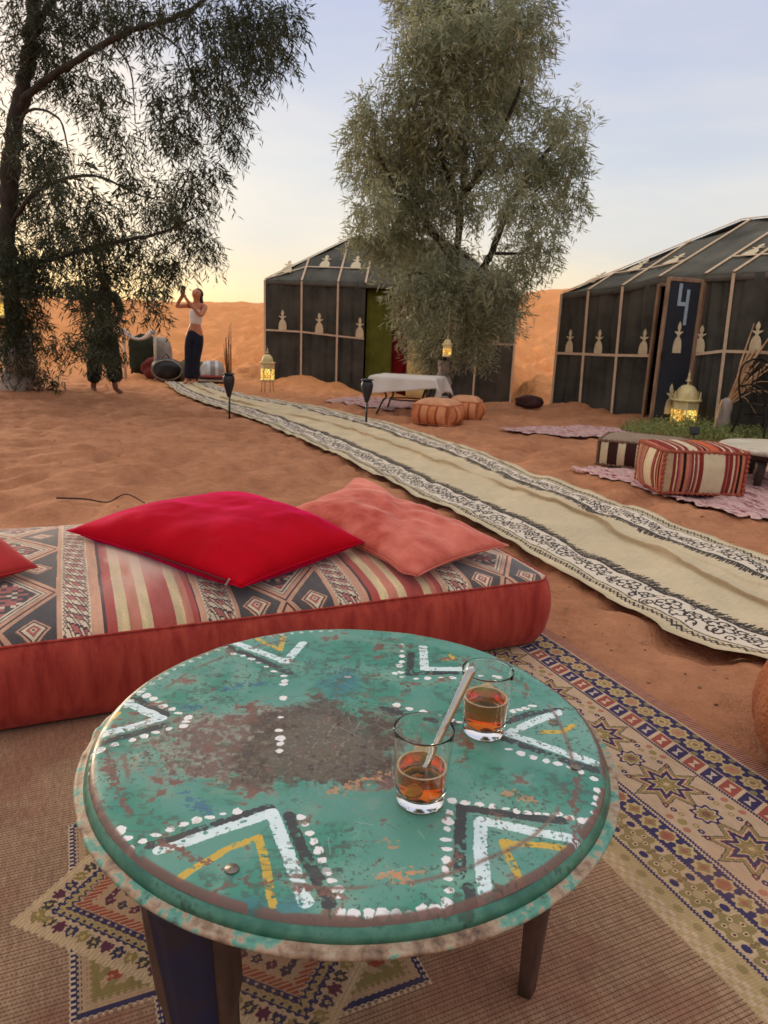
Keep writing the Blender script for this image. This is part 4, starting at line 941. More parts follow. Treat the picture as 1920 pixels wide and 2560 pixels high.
M_P1 = stripes('red_cream_stripe', [(.09, S(176, 150, 118)), (.035, rd_)] + thin[1:4] + [(.028, sm_), (.03, bk_), (.035, sm_), (.025, mv_)] + thin[:5] + [(.05, rd_), (.24, cr_)] + [(.03, rd_), (.015, mv_), (.045, rd_), (.018, cr_), (.03, rd_), (.02, sm_), (.035, bk_), (.035, sm_), (.03, rd_)])
M_P1T = stripes('red_cream_stripe_top', [(.04, sm_), (.09, rd_), (.02, cr_), (.04, rd_), (.02, mv_), (.015, cr_), (.05, rd_), (.10, cr_), (.05, rd_), (.02, sm_), (.03, bk_), (.03, sm_), (.02, rd_), (.10, or_), (.05, rd_), (.02, cr_), (.06, rd_), (.02, cr_), (.04, mv_), (.08, rd_), (.02, cr_), (.04, rd_)])
M_P1E = mat('pouf_roll_red', S(168, 92, 70), .9, .35, 30, S(132, 56, 46))
PZ = .03
pouf('red and cream striped pouf on the pink shaggy rug', (2.285, 5.29, PZ), R(1.5), .60, .50, .315, M_P1, M_P1T, M_P1E, seed=1)
M_P2 = stripes('brown_cream_stripe', [(.03, S(58, 32, 30)), (.08, S(196, 176, 142)), (.10, S(58, 32, 30)), (.08, S(196, 176, 142)), (.11, S(58, 32, 30)), (.09, S(186, 166, 132)), (.10, S(58, 32, 30)), (.12, S(196, 176, 142)), (.1, S(58, 32, 30)), (.1, S(186, 166, 132))])
M_P2T = mat('pouf_top_taupe', S(132, 110, 92), .9, .12, 8, bump=.3, bscale=40)
M_P2E = mat('pouf_roll_brown', S(104, 78, 62), .9, .2, 20)
pouf('dark brown and cream striped pouf behind the red striped one', (2.33, 6.35, max(gz(2.3, 6.3), 0) + .02), R(-25), .74, .60, .225, M_P2, M_P2T, M_P2E, seed=2)
M_P3 = stripes('orange_pouf_stripe', [(.2, S(196, 120, 78)), (.07, S(150, 78, 50)), (.18, S(204, 132, 92)), (.06, S(160, 90, 60)), (.16, S(196, 120, 78)), (.05, S(140, 70, 46)), (.2, S(206, 136, 96)), (.08, S(160, 86, 56))])
M_P3T = mat('pouf_top_orange', S(206, 146, 108), .9, .15, 8, bump=.3, bscale=40); M_P3E = mat('pouf_roll_orange', S(188, 116, 80), .9, .2, 20)
pouf('orange striped pouf in front of the cloth covered table', (.64, 9.13, gz(.64, 9.13) + .02), R(-28), .50, .43, .25, M_P3, M_P3T, M_P3E, 'orange poufs by the cloth covered table', 3, .085)
pouf('smaller orange pouf partly hidden behind the other orange pouf', (1.05, 9.72, gz(1.03, 9.72) + .02), R(-14), .40, .38, .24, M_P3, M_P3T, M_P3E, 'orange poufs by the cloth covered table', 4, .085)
# towelling pouf cut by the right edge
M_TER = mat('terracotta_towelling', S(170, 98, 62), .95, .25, 14, S(188, 116, 76), bump=1.0, bscale=85, bdist=.014, sheen=.3)
def lobes(P, th):
    k = 1 + .075 * np.abs(np.sin(th * 8))[:, None] ** .7 - .02 + .02 * (fbm(np.cos(th)[:, None] * 4 + 5, P[..., 2] * 6, 3, 1) - .5); P[..., 0] *= k; P[..., 1] *= k; return P
tp = thing('pouf', 'terracotta towelling pouf with soft folds at the right edge of the rug', 'pouf', (1.32, 1.64, .006))
lathe('cover', [(0, .01), (.20, .01), (.265, .03), (.298, .08), (.305, .14), (.298, .20), (.28, .26), (.245, .32), (.18, .37), (.10, .395), (.02, .39), (0, .388)], M_TER, tp, 120, fn=lobes)
lathe('button', [(0, .012), (.02, .009), (.024, 0), (0, -.004)], M_TER, tp, 20, (0, 0, .390))

# ================================================================== SHAGGY PINK RUGS
def shag(label, org, e1, e2, n1, n2, seed, mat_, name='shaggy_rug'):
    org = np.array(org, float); e1 = np.array(e1, float); e2 = np.array(e2, float)
    a, b_ = np.meshgrid(np.linspace(0, 1, n1), np.linspace(0, 1, n2), indexing='ij')
    ja = .018 * (vnoise(b_ * 60, a * 2, seed) - .5) * ((a < .01) | (a > .99)); jb = .018 * (vnoise(a * 60, b_ * 2, seed + 1) - .5) * ((b_ < .01) | (b_ > .99))
    wb = .03 * (fbm(a * 3 + seed, b_ * 3, 2, 2) - .5)
    xy = org + (a + ja + wb)[..., None] * e1 + (b_ + jb + wb)[..., None] * e2
    z = ground(xy[..., 0], xy[..., 1]) * .5 + .034 + .016 * (vnoise(a * n1 * .45, b_ * n2 * .45, seed) - .5) + .012 * (fbm(a * 5, b_ * 4, 2, 3) - .5)
    edge = np.minimum(np.minimum(a, 1 - a), np.minimum(b_, 1 - b_)); z -= .012 * np.exp(-(edge / .01) ** 2)
    return tag(obj(name, grid_mesh(name, np.concatenate([xy, z[..., None]], -1), np.stack([a, b_], -1)), mat_), label, 'rug', 'pink shaggy rugs')
def shag_mat(name, ax, cols):
    mt, t, b = newmat(name); n = t.nodes; L = t.links; tc = n.new('ShaderNodeTexCoord'); mp = n.new('ShaderNodeMapping'); mp.inputs['Scale'].default_value = ax; L.new(tc.outputs['UV'], mp.inputs[0])
    q = n.new('ShaderNodeTexNoise'); q.inputs['Scale'].default_value = 1; q.inputs['Detail'].default_value = 5; q.inputs['Roughness'].default_value = .7; L.new(mp.outputs[0], q.inputs['Vector'])
    r = n.new('ShaderNodeValToRGB'); e = r.color_ramp.elements
    for i, (p, c) in enumerate(cols): k = e[i] if i < 2 else e.new(p); k.position = p; k.color = (*c, 1)
    L.new(q.outputs['Fac'], r.inputs[0]); L.new(r.outputs[0], b.inputs['Base Color']); b.inputs['Roughness'].default_value = 1; b.inputs['Specular IOR Level'].default_value = .05
    bp = n.new('ShaderNodeBump'); bp.inputs['Distance'].default_value = .02; L.new(q.outputs['Fac'], bp.inputs['Height']); L.new(bp.outputs[0], b.inputs['Normal']); return mt
M_SH = shag_mat('pink_shag', (5, 42, 1), [(.38, S(90, 30, 48)), (.43, S(160, 90, 104)), (.475, S(214, 186, 174)), (.52, S(180, 122, 128)), (.55, S(216, 192, 178)), (.59, S(120, 50, 70)), (.64, S(212, 186, 168))])
shag('pink and white shaggy rug under the striped poufs', (1.57, 6.05), (.80, -1.62), (1.75, .82), 110, 100, 1, M_SH)
shag('narrow pink shaggy rug on the sand before the numbered tent', (1.35, 8.72), (.55, -.62), (1.35, .52), 40, 60, 2, M_SH)
shag('pink mat beside the cloth covered table', (-1.0, 11.35), (1.05, -1.05), (.55, 1.05), 50, 50, 3, M_SH)
# ================================================================== TENTS
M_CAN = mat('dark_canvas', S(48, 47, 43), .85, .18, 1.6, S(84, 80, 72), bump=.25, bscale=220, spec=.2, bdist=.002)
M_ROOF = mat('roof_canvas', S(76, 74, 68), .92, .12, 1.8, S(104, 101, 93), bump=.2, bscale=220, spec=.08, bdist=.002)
M_BAND = mat('tan_webbing', S(206, 178, 150), .85, .12, 12, bump=.3, bscale=120)
M_MOTIF = mat('beige_applique', S(206, 188, 156), .85, .12, 14, bump=.3, bscale=120)
M_WOOD = patchy('door_wood', [(.3, S(96, 70, 52)), (.5, S(140, 108, 84)), (.7, S(166, 134, 106))], 14, .7, (1, 1, .2))
M_NAVY = mat('door_canvas', S(40, 42, 50), .8, .15, 4, bump=.3, bscale=180)
M_NUM = mat('number_paint', S(150, 164, 178), .7, .15, 20)
FIN = [(-.085, 0), (-.082, .09), (-.07, .15), (-.045, .195), (-.018, .215), (-.03, .24), (-.07, .262), (-.085, .285), (-.03, .275), (-.016, .285), (-.034, .33), (-.026, .37), (0, .41)]
FIN = FIN + [(-x, z) for x, z in FIN[-2::-1]]
def cloth_quad(name, p00, p10, p11, p01, mat_, parent, nu=14, nv=14, wr=.015, seed=0, hang=0.0, thick=.006):
    p00, p10, p11, p01 = [np.array(p, float) for p in (p00, p10, p11, p01)]
    a, b_ = np.meshgrid(np.linspace(0, 1, nu), np.linspace(0, 1, nv), indexing='ij')
    P_ = (p00 * (1 - a)[..., None] + p10 * a[..., None]) * (1 - b_)[..., None] + (p01 * (1 - a)[..., None] + p11 * a[..., None]) * b_[..., None]
    nn = np.cross(p10 - p00, p01 - p00); nn /= np.linalg.norm(nn)
    ed = np.minimum(1, 8 * np.minimum(a, 1 - a)) * np.minimum(1, 6 * np.minimum(b_, 1.0 - b_ * .9))
    folds = (1 - np.abs(np.sin((a * 2.3 + seed * .37 + .5 * (vnoise(b_ * 2 + seed, a * 0 + seed, 2) - .5)) * PI))) ** 3 * (.35 + .65 * (1 - b_)) * 1.3 + 2 * (fbm(a * 3 + seed * 3, b_ * 2.5 + a * 2, 3, seed) - .5)
    P_ = P_ + nn * (wr * folds * ed)[..., None]; P_[..., 2] -= hang * 4 * a * (1 - a) * b_
    me = grid_mesh(name, P_, np.stack([a, b_], -1)); o = obj(name, me, mat_, parent)
    sd = o.modifiers.new('s', 'SOLIDIFY'); sd.thickness = thick; sd.offset = -1; return bake(o)
def strip(name, pts, wd, mat_, parent, nrm, th=.008):
    """a flat webbing band following pts, lying on a cloth with normal nrm"""
    nn = Vector(nrm).normalized(); bm = bmesh.new(); rows = []
    pts = [Vector(p) for p in pts]
    for i, p in enumerate(pts):
        t_ = (pts[min(i + 1, len(pts) - 1)] - pts[max(i - 1, 0)]).normalized(); sd = t_.cross(nn).normalized()
        rows.append([bm.verts.new(p + sd * wd / 2 + nn * .020), bm.verts.new(p + sd * wd / 2 + nn * (.020 + th)), bm.verts.new(p - sd * wd / 2 + nn * (.020 + th)), bm.verts.new(p - sd * wd / 2 + nn * .020)])
    for r0, r1 in zip(rows[:-1], rows[1:]):
        for k in range(4): bm.faces.new((r0[k], r0[(k + 1) % 4], r1[(k + 1) % 4], r1[k]))
    bm.faces.new(rows[0]); bm.faces.new(rows[-1][::-1]); bmesh.ops.recalc_face_normals(bm, faces=bm.faces)
    return obj(name, bm, mat_, parent)
def motif(x, z, s, parent, slope=None, sx=1.0, off=.024):
    poly = [(px * s * sx, pz * s) for px, pz in FIN]
    M = Matrix.Translation((x, -off, z))
    if slope is not None: M = slope
    return prism('finial_motif', poly, .006, M_MOTIF, parent, M)
def tent(label, A, ang, D_, ends, eave, rail, roof_run, ridge_z, seam, door, posts, motifs, base_s=0.0, bz=-.06):
    """front wall along local x, tent depth along local +y"""
    o = thing('tent', label, 'tent', (A[0], A[1], 0), R(ang), 'striped canvas tents')
    L_ = ends[1]; ev = lambda x: float(np.interp(x, *eave)); rl = lambda x: float(np.interp(x, *rail))
    n = len(posts); sd = 0
    for a, b_ in zip(posts[:-1], posts[1:]):
        if door and abs(a - door[0]) < .01: 
            lz = door[2]
            cloth_quad('wall_panel', (a, 0, lz), (b_, 0, lz), (b_, 0, ev(b_)), (a, 0, ev(a)), M_CAN, o, 6, 4, .002, sd)
        else:
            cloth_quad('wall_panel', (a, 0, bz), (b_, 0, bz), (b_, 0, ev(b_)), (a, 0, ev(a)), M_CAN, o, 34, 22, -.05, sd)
        sd += 1
    e0, e1 = ev(0), ev(L_)
    cloth_quad('end_wall', (0, D_, bz), (0, 0, bz), (0, 0, e0), (0, D_, e0), M_CAN, o, 14, 10, .02, 3)
    cloth_quad('end_wall', (L_, 0, bz), (L_, D_, bz), (L_, D_, e1), (L_, 0, e1), M_CAN, o, 14, 10, .02, 5)
    cloth_quad('back_wall', (L_, D_, bz), (0, D_, bz), (0, D_, e0), (L_, D_, e1), M_CAN, o, 14, 10, .02, 7)
    r0, r1 = roof_run
    ry = D_ / 2
    RZ = lambda x: ridge_z
    # roof: front slope split at its rafters, hips at both ends
    G0 = np.array((r0, ry, ridge_z)); G1 = np.array((r1, ry, ridge_z))
    cor = [np.array((0, 0, e0)), np.array((L_, 0, e1)), np.array((L_, D_, e1)), np.array((0, D_, e0))]
    ridge_at = lambda x: np.array((min(max(x, r0), r1), ry, ridge_z))
    def top_of(x):
        if x < r0: t_ = x / r0; return cor[0] * (1 - t_) + G0 * t_
        if x > r1: t_ = (L_ - x) / (L_ - r1); return cor[1] * (1 - t_) + G1 * t_
        return np.array((x, ry, ridge_z))
    for a, b_ in zip(posts[:-1], posts[1:]):
        pa = np.array((a, 0, ev(a))); pb = np.array((b_, 0, ev(b_))); ta, tb = top_of(a), top_of(b_)
        if a == 0: ta = pa + (tb - pa) * .001
        if b_ == L_: tb = pb + (ta - pb) * .001
        for p_ in (pa, pb): p_[1] -= .015
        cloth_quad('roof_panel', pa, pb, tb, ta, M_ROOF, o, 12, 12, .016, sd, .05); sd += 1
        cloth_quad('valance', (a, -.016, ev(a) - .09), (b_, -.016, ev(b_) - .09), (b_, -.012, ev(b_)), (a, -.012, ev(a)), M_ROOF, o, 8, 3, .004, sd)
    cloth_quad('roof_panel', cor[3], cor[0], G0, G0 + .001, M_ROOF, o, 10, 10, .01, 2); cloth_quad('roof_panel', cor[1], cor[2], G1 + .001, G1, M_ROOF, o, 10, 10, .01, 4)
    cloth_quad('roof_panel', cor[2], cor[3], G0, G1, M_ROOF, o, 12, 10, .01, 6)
    # webbing bands
    bw = .041
    for x in posts:
        if door and door[0] < x < door[1]: continue
        dn = (0, -1, 0); z_top = ev(x)
        sh = base_s * (1 if 0 < x < L_ else 0)
        if not (door and abs(x - door[0]) < .01) and not (door and abs(x - door[1]) < .01):
            strip('seam_band', [(x + sh * (1 - t_), 0, bz + (z_top - bz) * t_) for t_ in np.linspace(0, 1, 7)], bw, M_BAND, o, dn)
        if 0 < x < L_:
            p = np.array((x, -.015, z_top)); q = top_of(x); v_ = q - p; nn = np.cross((1, 0, 0), v_); nn = nn if nn[2] > 0 else -nn
            strip('roof_band', [tuple(p + v_ * t_) for t_ in np.linspace(0, 1, 6)], bw, M_BAND, o, nn)
    for c0, c1 in ((cor[0], G0), (cor[1], G1)):
        strip('roof_band', [tuple(c0 + (c1 - c0) * t_) for t_ in np.linspace(0, 1, 6)], bw * .8, M_BAND, o, (0, -.5, 1))
    strip('roof_band', [tuple(G0), tuple(G1)], bw, M_BAND, o, (0, -.4, 1))
    # rail band along the wall, broken by the doorway
    for a, b_ in zip(posts[:-1], posts[1:]):
        if door and abs(a - door[0]) < .01: continue
        strip('rail_band', [(a + (b_ - a) * t_, 0, rl(a + (b_ - a) * t_)) for t_ in (0.0, .5, 1)], bw * .9, M_BAND, o, (0, -1, 0), .006)
        # band across the roof
        fr = seam
        pa = np.array((a, -.015, ev(a))); pb = np.array((b_, -.015, ev(b_))); ta, tb = top_of(a), top_of(b_); 
        def at(p, t_):
            H_ = (np.interp(p[0], *eave) * 0 + fr) ; q = p + (t_ - p) * np.clip((H_) / max(t_[1] - p[1], 1e-3), 0, 1); return q
        qa, qb = at(pa, ta), at(pb, tb)
        if np.linalg.norm(qb - qa) > .05 and (ta[1] > fr or tb[1] > fr): 
            nn = np.cross((1, 0, 0), ta - pa if ta[1] > .05 else tb - pb); nn = nn if nn[2] > 0 else -nn; strip('rail_band', [tuple(qa), tuple(qb)], bw * .9, M_BAND, o, nn, .005)
            mm = (qa + qb) / 2; sl_v = Vector((ta - pa) if ta[1] > tb[1] else (tb - pb)).normalized(); nv = Vector(nn).normalized()
            Mx = Matrix((Vector((1, 0, 0)), -nv, sl_v)).transposed().to_4x4(); Mx.translation = Vector(mm) + nv * .014 + sl_v * .02
            motif(0, 0, motifs[1] * 1.25, o, Mx)
    for x in motifs[0]: motif(x, rl(x) + .02, motifs[1], o)
    return o, ev, rl
t1, ev1, rl1 = tent('dark canvas tent with an open doorway behind the big tree', (-2.797, 16.268), -4.5, 3.4, (0, 5.5), ([0, 2.5, 5.5], [2.13, 2.12, 2.08]), ([0, .8, 1.6, 2.2, 5.5], [1.07, 1.06, 1.0, .96, .96]), (1.66, 3.9), 3.26, .50,
    (2.22, 3.66, 2.03), [0, .82, 1.62, 2.22, 3.66, 4.68, 5.5], ([.40, 1.22, 2.12, 4.2, 5.1], 1.05), 0.0, -.50)
# inside the doorway of that tent
M_INT = mat('tent_inside', S(44, 30, 22), .9, .2, 3)
M_GRN = mat('green_drape', S(80, 84, 24), .85, .2, 4, S(104, 104, 34), bump=.3, bscale=40); M_RDR = mat('red_drape', S(122, 16, 20), .85, .2, 4, bump=.3, bscale=40); M_CRM = mat('cream_drape', S(214, 186, 126), .85, .12, 4, bump=.3, bscale=40)
cloth_quad('inner_back', (1.6, 2.2, -.4), (4.6, 2.2, -.4), (4.6, 2.2, 2.2), (1.6, 2.2, 2.2), M_INT, t1, 8, 6, .02, 1)
cloth_quad('green_drape', (2.24, .16, -.3), (2.82, .26, -.3), (2.82, .26, 2.02), (2.24, .16, 2.02), M_GRN, t1, 26, 12, .03, 2)
cloth_quad('red_drape', (2.80, .42, -.3), (3.24, .46, -.3), (3.24, .46, 2.02), (2.80, .42, 2.02), M_RDR, t1, 22, 12, .03, 4)
cloth_quad('cream_drape', (3.18, .10, -.35), (3.64, .06, -.35), (3.64, .06, .98), (3.18, .10, .98), M_CRM, t1, 12, 8, .02, 3)
box('pole_foot', Vector((5.52, -.06, -.36)), (.10, .16, .07), mat('pole_white', S(206, 190, 172), .7), t1, bevel=.015)

t2, ev2, rl2 = tent('nearer dark canvas tent on the right with the door numbered 4', (2.685, 11.735), -54, 4.3, (0, 6.6), ([0, 1.1, 1.74, 6.6], [1.80, 1.87, 1.98, 2.02]), ([0, 1.1, 1.7, 2.4, 2.8, 6.6], [.885, .90, .92, .97, 1.03, 1.05]), (1.55, 5.1), 2.98, .56,
    (1.72, 2.40, 1.90), [0, .52, 1.13, 1.72, 2.40, 2.78, 3.55, 4.3, 5.1, 5.9, 6.6], ([.26, .82, 1.60, 2.46, 3.2, 3.9, 4.7], .86), .06)
cloth_quad('inner_back', (1.3, 1.5, -.04), (2.9, 1.5, -.04), (2.9, 1.5, 1.95), (1.3, 1.5, 1.95), M_INT, t2, 8, 6, .02, 1)
box('door_post', Vector((1.735, -.02, .93)), (.045, .06, 1.92), M_WOOD, t2, bevel=.006); box('door_post', Vector((2.395, -.02, .93)), (.045, .06, 1.92), M_WOOD, t2, bevel=.006); box('lintel', Vector((2.065, -.02, 1.88)), (.62, .058, .045), M_WOOD, t2, bevel=.006)
door = bpy.data.objects.new('door', bpy.data.meshes.new('door')); link(door, t2); door.location = (2.40, -.05, 0); door.rotation_euler = (0, 0, R(76)); door['label'] = 'open dark blue door with a pale number 4 and wooden frame'
bm = bmesh.new(); dw, dh = .60, 1.90
bm_box(bm, Vector((-dw / 2, -.0, dh / 2 + .02)), (dw - .06, .016, dh - .06)); bm.to_mesh(door.data); bm.free(); door.data.materials.append(M_NAVY)
for c_, s_ in (((-.022, 0, dh / 2 + .02), (.045, .038, dh)), ((-dw + .022, 0, dh / 2 + .02), (.045, .038, dh)), ((-dw / 2, 0, dh), (dw - .09, .036, .05)), ((-dw / 2, 0, .045), (dw - .09, .036, .05))): box('door_frame', Vector(c_), s_, M_WOOD, door, bevel=.005)
def flat_poly(name, pts, wd, mat_, parent, y=-.014):
    bm = bmesh.new()
    for a, b_ in zip(pts[:-1], pts[1:]):
        a = Vector((a[0], 0, a[1])); b2 = Vector((b_[0], 0, b_[1])); d_ = (b2 - a); ln = d_.length; an = math.atan2(d_.z, d_.x)
        bm_box(bm, (a + b2) / 2 + Vector((0, y, 0)), (ln + wd * .9, .006, wd), Matrix.Rotation(-an, 3, 'Y'))
        y -= .0012
    return obj(name, bm, mat_, parent)
flat_poly('number_four', [(-.375, 1.83), (-.375, 1.60), (-.245, 1.60)], .050, M_NUM, door); flat_poly('number_four', [(-.245, 1.76), (-.245, 1.36)], .050, M_NUM, door, -.019)
for zz_ in (.98, .18): prism('finial_motif', [(x * .82, z * .98) for x, z in FIN], .006, M_MOTIF, door, Matrix.Translation((-.31, -.010, zz_)))
box('handle', Vector((-dw + .05, -.035, .95)), (.02, .04, .11), mat('door_latch', S(48, 44, 42), .5, metal=.5), door, bevel=.005)

# ================================================================== TREES
def leaf_mat(name, c1, c2, c3):
    mt, t, b = newmat(name); n = t.nodes; L = t.links
    at = n.new('ShaderNodeAttribute'); at.attribute_name = 'leafvar'
    r = n.new('ShaderNodeValToRGB'); e = r.color_ramp.elements; e[0].color = (*c1, 1); e[1].color = (*c3, 1); k = e.new(.5); k.color = (*c2, 1)
    L.new(at.outputs['Fac'], r.inputs[0]); L.new(r.outputs[0], b.inputs['Base Color']); b.inputs['Roughness'].default_value = .5; b.inputs['Specular IOR Level'].default_value = .35
    tr = n.new('ShaderNodeBsdfTranslucent'); L.new(r.outputs[0], tr.inputs[0]); mx = n.new('ShaderNodeMixShader'); mx.inputs[0].default_value = .35
    L.new(b.outputs[0], mx.inputs[1]); L.new(tr.outputs[0], mx.inputs[2]); L.new(mx.outputs[0], n['Material Output'].inputs[0]); return mt
M_BARK = patchy('willow_bark', [(.3, S(30, 24, 20)), (.5, S(48, 39, 33)), (.7, S(66, 55, 46))], 8, .9, (3, 3, .6), .8)
M_WHITE = patchy('whitewashed_bark', [(.3, S(104, 88, 78)), (.42, S(150, 134, 122)), (.7, S(176, 160, 148))], 6, .9, (2, 2, .8), .8)
def foliage(parent, clusters, per_area, mat_, nleaf, llen, lwid, seed, droop=.8, name='crown', twl=(.25, .55)):
    rg = np.random.default_rng(seed); St = []; Dr = []; Ln = []
    for (cx, cy, cz, r_) in clusters:
        k = max(6, int(per_area * r_ * r_))
        d = rg.normal(size=(k, 3)); d /= np.linalg.norm(d, axis=1)[:, None]; rad_ = r_ * rg.random(k) ** .6
        p = np.array((cx, cy, cz)) + d * rad_[:, None] * np.array((1, 1, .95)); p[:, 2] += .12 * r_
        dr = d * .55 + np.array((0, 0, -droop * .6)) + rg.normal(size=(k, 3)) * .3; St.append(p); Dr.append(dr); Ln.append(rg.uniform(*twl, k) * min(1, r_ / .35 + .25))
    St = np.concatenate(St); Dr = np.concatenate(Dr); Ln = np.concatenate(Ln); Dr /= np.linalg.norm(Dr, axis=1)[:, None]; T = len(St)
    s = (np.arange(nleaf) + .5) / nleaf
    g = np.array((0, 0, -1.0)) * droop
    pos = St[:, None] + Dr[:, None] * (s * 1)[None, :, None] * Ln[:, None, None] + g * (s ** 2 * .5)[None, :, None] * Ln[:, None, None]
    tan_ = Dr[:, None] + g * s[None, :, None]; tan_ = tan_ / np.linalg.norm(tan_, axis=2)[..., None]
    pos = pos.reshape(-1, 3); tan_ = tan_.reshape(-1, 3); Nn = len(pos)
    rnd = rg.normal(size=(Nn, 3)); sd = np.cross(tan_, rnd); sd /= np.linalg.norm(sd, axis=1)[:, None] + 1e-9
    ax = tan_ * .5 + sd * .75 + np.array((0, 0, -.32 * droop)); ax /= np.linalg.norm(ax, axis=1)[:, None]
    wdv = np.cross(ax, rg.normal(size=(Nn, 3))); wdv /= np.linalg.norm(wdv, axis=1)[:, None] + 1e-9; nv = np.cross(ax, wdv)
    l = (llen * rg.uniform(.6, 1.15, Nn))[:, None]; w_ = (lwid * rg.uniform(.8, 1.2, Nn))[:, None]; cv = (rg.uniform(-.1, .14, Nn))[:, None]
    V = np.stack([pos, pos + ax * l * .38 + wdv * w_ + nv * l * cv * .5, pos + ax * l + nv * l * cv * .0, pos + ax * l * .42 - wdv * w_ + nv * l * cv * .5], 1)
    F = np.arange(Nn * 4).reshape(-1, 4)
    me = mesh_np(name, V.reshape(-1, 3) - np.array(parent.location), F, False)
    at = me.attributes.new('leafvar', 'FLOAT', 'FACE'); tv = np.repeat(rg.random(T), nleaf); at.data.foreach_set('value', np.clip(.55 * tv + .45 * rg.random(Nn), 0, 1).astype(np.float32))
    o = obj(name, me, mat_, parent); o['kind'] = 'stuff'
    # twigs as thin three-sided stalks
    kk = rg.random(T) < .25; A = St[kk]; B_ = A + Dr[kk] * Ln[kk][:, None] + g * .5 * Ln[kk][:, None]; Mid = A + Dr[kk] * .5 * Ln[kk][:, None] + g * .125 * Ln[kk][:, None]
    sd2 = np.cross(B_ - A, (.3, .9, .2)); sd2 /= np.linalg.norm(sd2, axis=1)[:, None]; up_ = np.cross(sd2, B_ - A); up_ /= np.linalg.norm(up_, axis=1)[:, None]
    rows = []
    for p, rr_ in ((A, .004), (Mid, .003), (B_, .0015)): rows.append(np.stack([p + sd2 * rr_, p - sd2 * rr_ * .5 + up_ * rr_, p - sd2 * rr_ * .5 - up_ * rr_], 1))
    V = np.stack(rows, 1).reshape(-1, 9, 3); f = []
    for q in range(2):
        for j in range(3): f.append([q * 3 + j, q * 3 + (j + 1) % 3, q * 3 + 3 + (j + 1) % 3, q * 3 + 3 + j])
    F = (np.array(f)[None] + (np.arange(len(V)) * 9)[:, None, None]).reshape(-1, 4)
    o2 = obj('twigs', mesh_np('twigs', V.reshape(-1, 3) - np.array(parent.location), F, False), M_BARK, parent); o2['kind'] = 'stuff'
    return o
def branch(name, pts, r0, r1, parent, mat_=None, n=9):
    P_ = spline(pts, 8); k = len(P_); rg = np.random.default_rng(k); P_[1:-1] += rg.normal(size=(k - 2, 3)) * r1 * .25
    P_ = P_ - np.array(parent.location); return tube(name, [tuple(p) for p in P_], list(np.linspace(r0, r1, k) * (1 + .08 * rg.normal(size=k))), mat_ or M_BARK, parent, n)
CL1= [(-4.34,9.81,4.7,0.58),(-3.79,9.86,4.79,0.51),(-3.07,9.38,4.58,0.43),(-2.24,8.31,4.21,0.41),(-1.92,9.05,4.47,0.47),(-1.58,9.15,4.47,0.42),(-1.26,8.45,4.28,0.28),(-1.5,9.72,4.37,0.29),(-1.58,8.35,3.85,0.33),(-2.06,8.96,3.99,0.41),(-2.4,9.24,3.98,0.3),(-1.64,9.05,4.29,0.35),(-2.12,9.39,3.64,0.34),(-2.08,9.72,3.37,0.25),(-2.18,10.2,4.08,0.3),(-2.33,8.72,3.45,0.34),(-2.83,9.53,3.5,0.31),(-2.75,9.63,3.27,0.31),(-2.69,8.74,3.67,0.26),(-3.01,8.1,3.51,0.29),(-3.92,10.24,3.71,0.33),(-3.08,8.76,3.1,0.31),(-3.03,8.79,2.77,0.23),(-4.21,10.06,4.08,0.39),(-4.57,10.11,4.34,0.46),(-4.55,9.54,3.24,0.44),(-4.55,9.99,3.08,0.39),(-3.55,8.3,2.52,0.41),(-5.17,10.71,2.79,0.49),(-4.63,10.32,2.39,0.57),(-3.5,8.76,2.26,0.4),(-4.03,9.73,1.99,0.41),(-3.59,9.69,2.12,0.44),(-2.74,8.58,2.41,0.36),(-2.8,9.93,2.74,0.36),(-2.46,9.55,2.84,0.31),(-2.66,9.6,2.36,0.38),(-2.51,9.9,2.12,0.32),(-2.16,9.04,2.86,0.21),(-3.15,9.77,1.91,0.45),(-2.95,10.03,1.90,0.24),(-2.8,8.32,1.44,0.24),(-3.21,9.97,1.22,0.19),(-2.78,8.97,1.50,0.13),(-4.76,9.69,1.62,0.44),(-5.05,9.88,1.21,0.39),(-4.57,9.86,1.99,0.39),(-5.16,10.02,1.86,0.52),(-4.29,9.45,0.81,0.28),(-3.5,8.53,0.75,0.22),(-5.18,10.47,0.44,0.31),(-4.82,10.24,0.24,0.2),(-3.98,10.13,0.97,0.33),(-3.4,8.55,1.23,0.2),(-3.85,9.97,1.61,0.29),(-3.64,8.47,1.47,0.19),(-5.38,10.29,0.89,0.27),(-5.1,9.95,1.5,.5),(-5.05,9.95,1.05,.42),(-5.3,9.95,.72,.36),(-4.95,9.9,1.85,.42),(-3.88,9.8,1.30,.40),(-3.95,9.9,.92,.36),(-3.80,9.7,1.75,.38),(-3.7,9.7,.66,.22)]
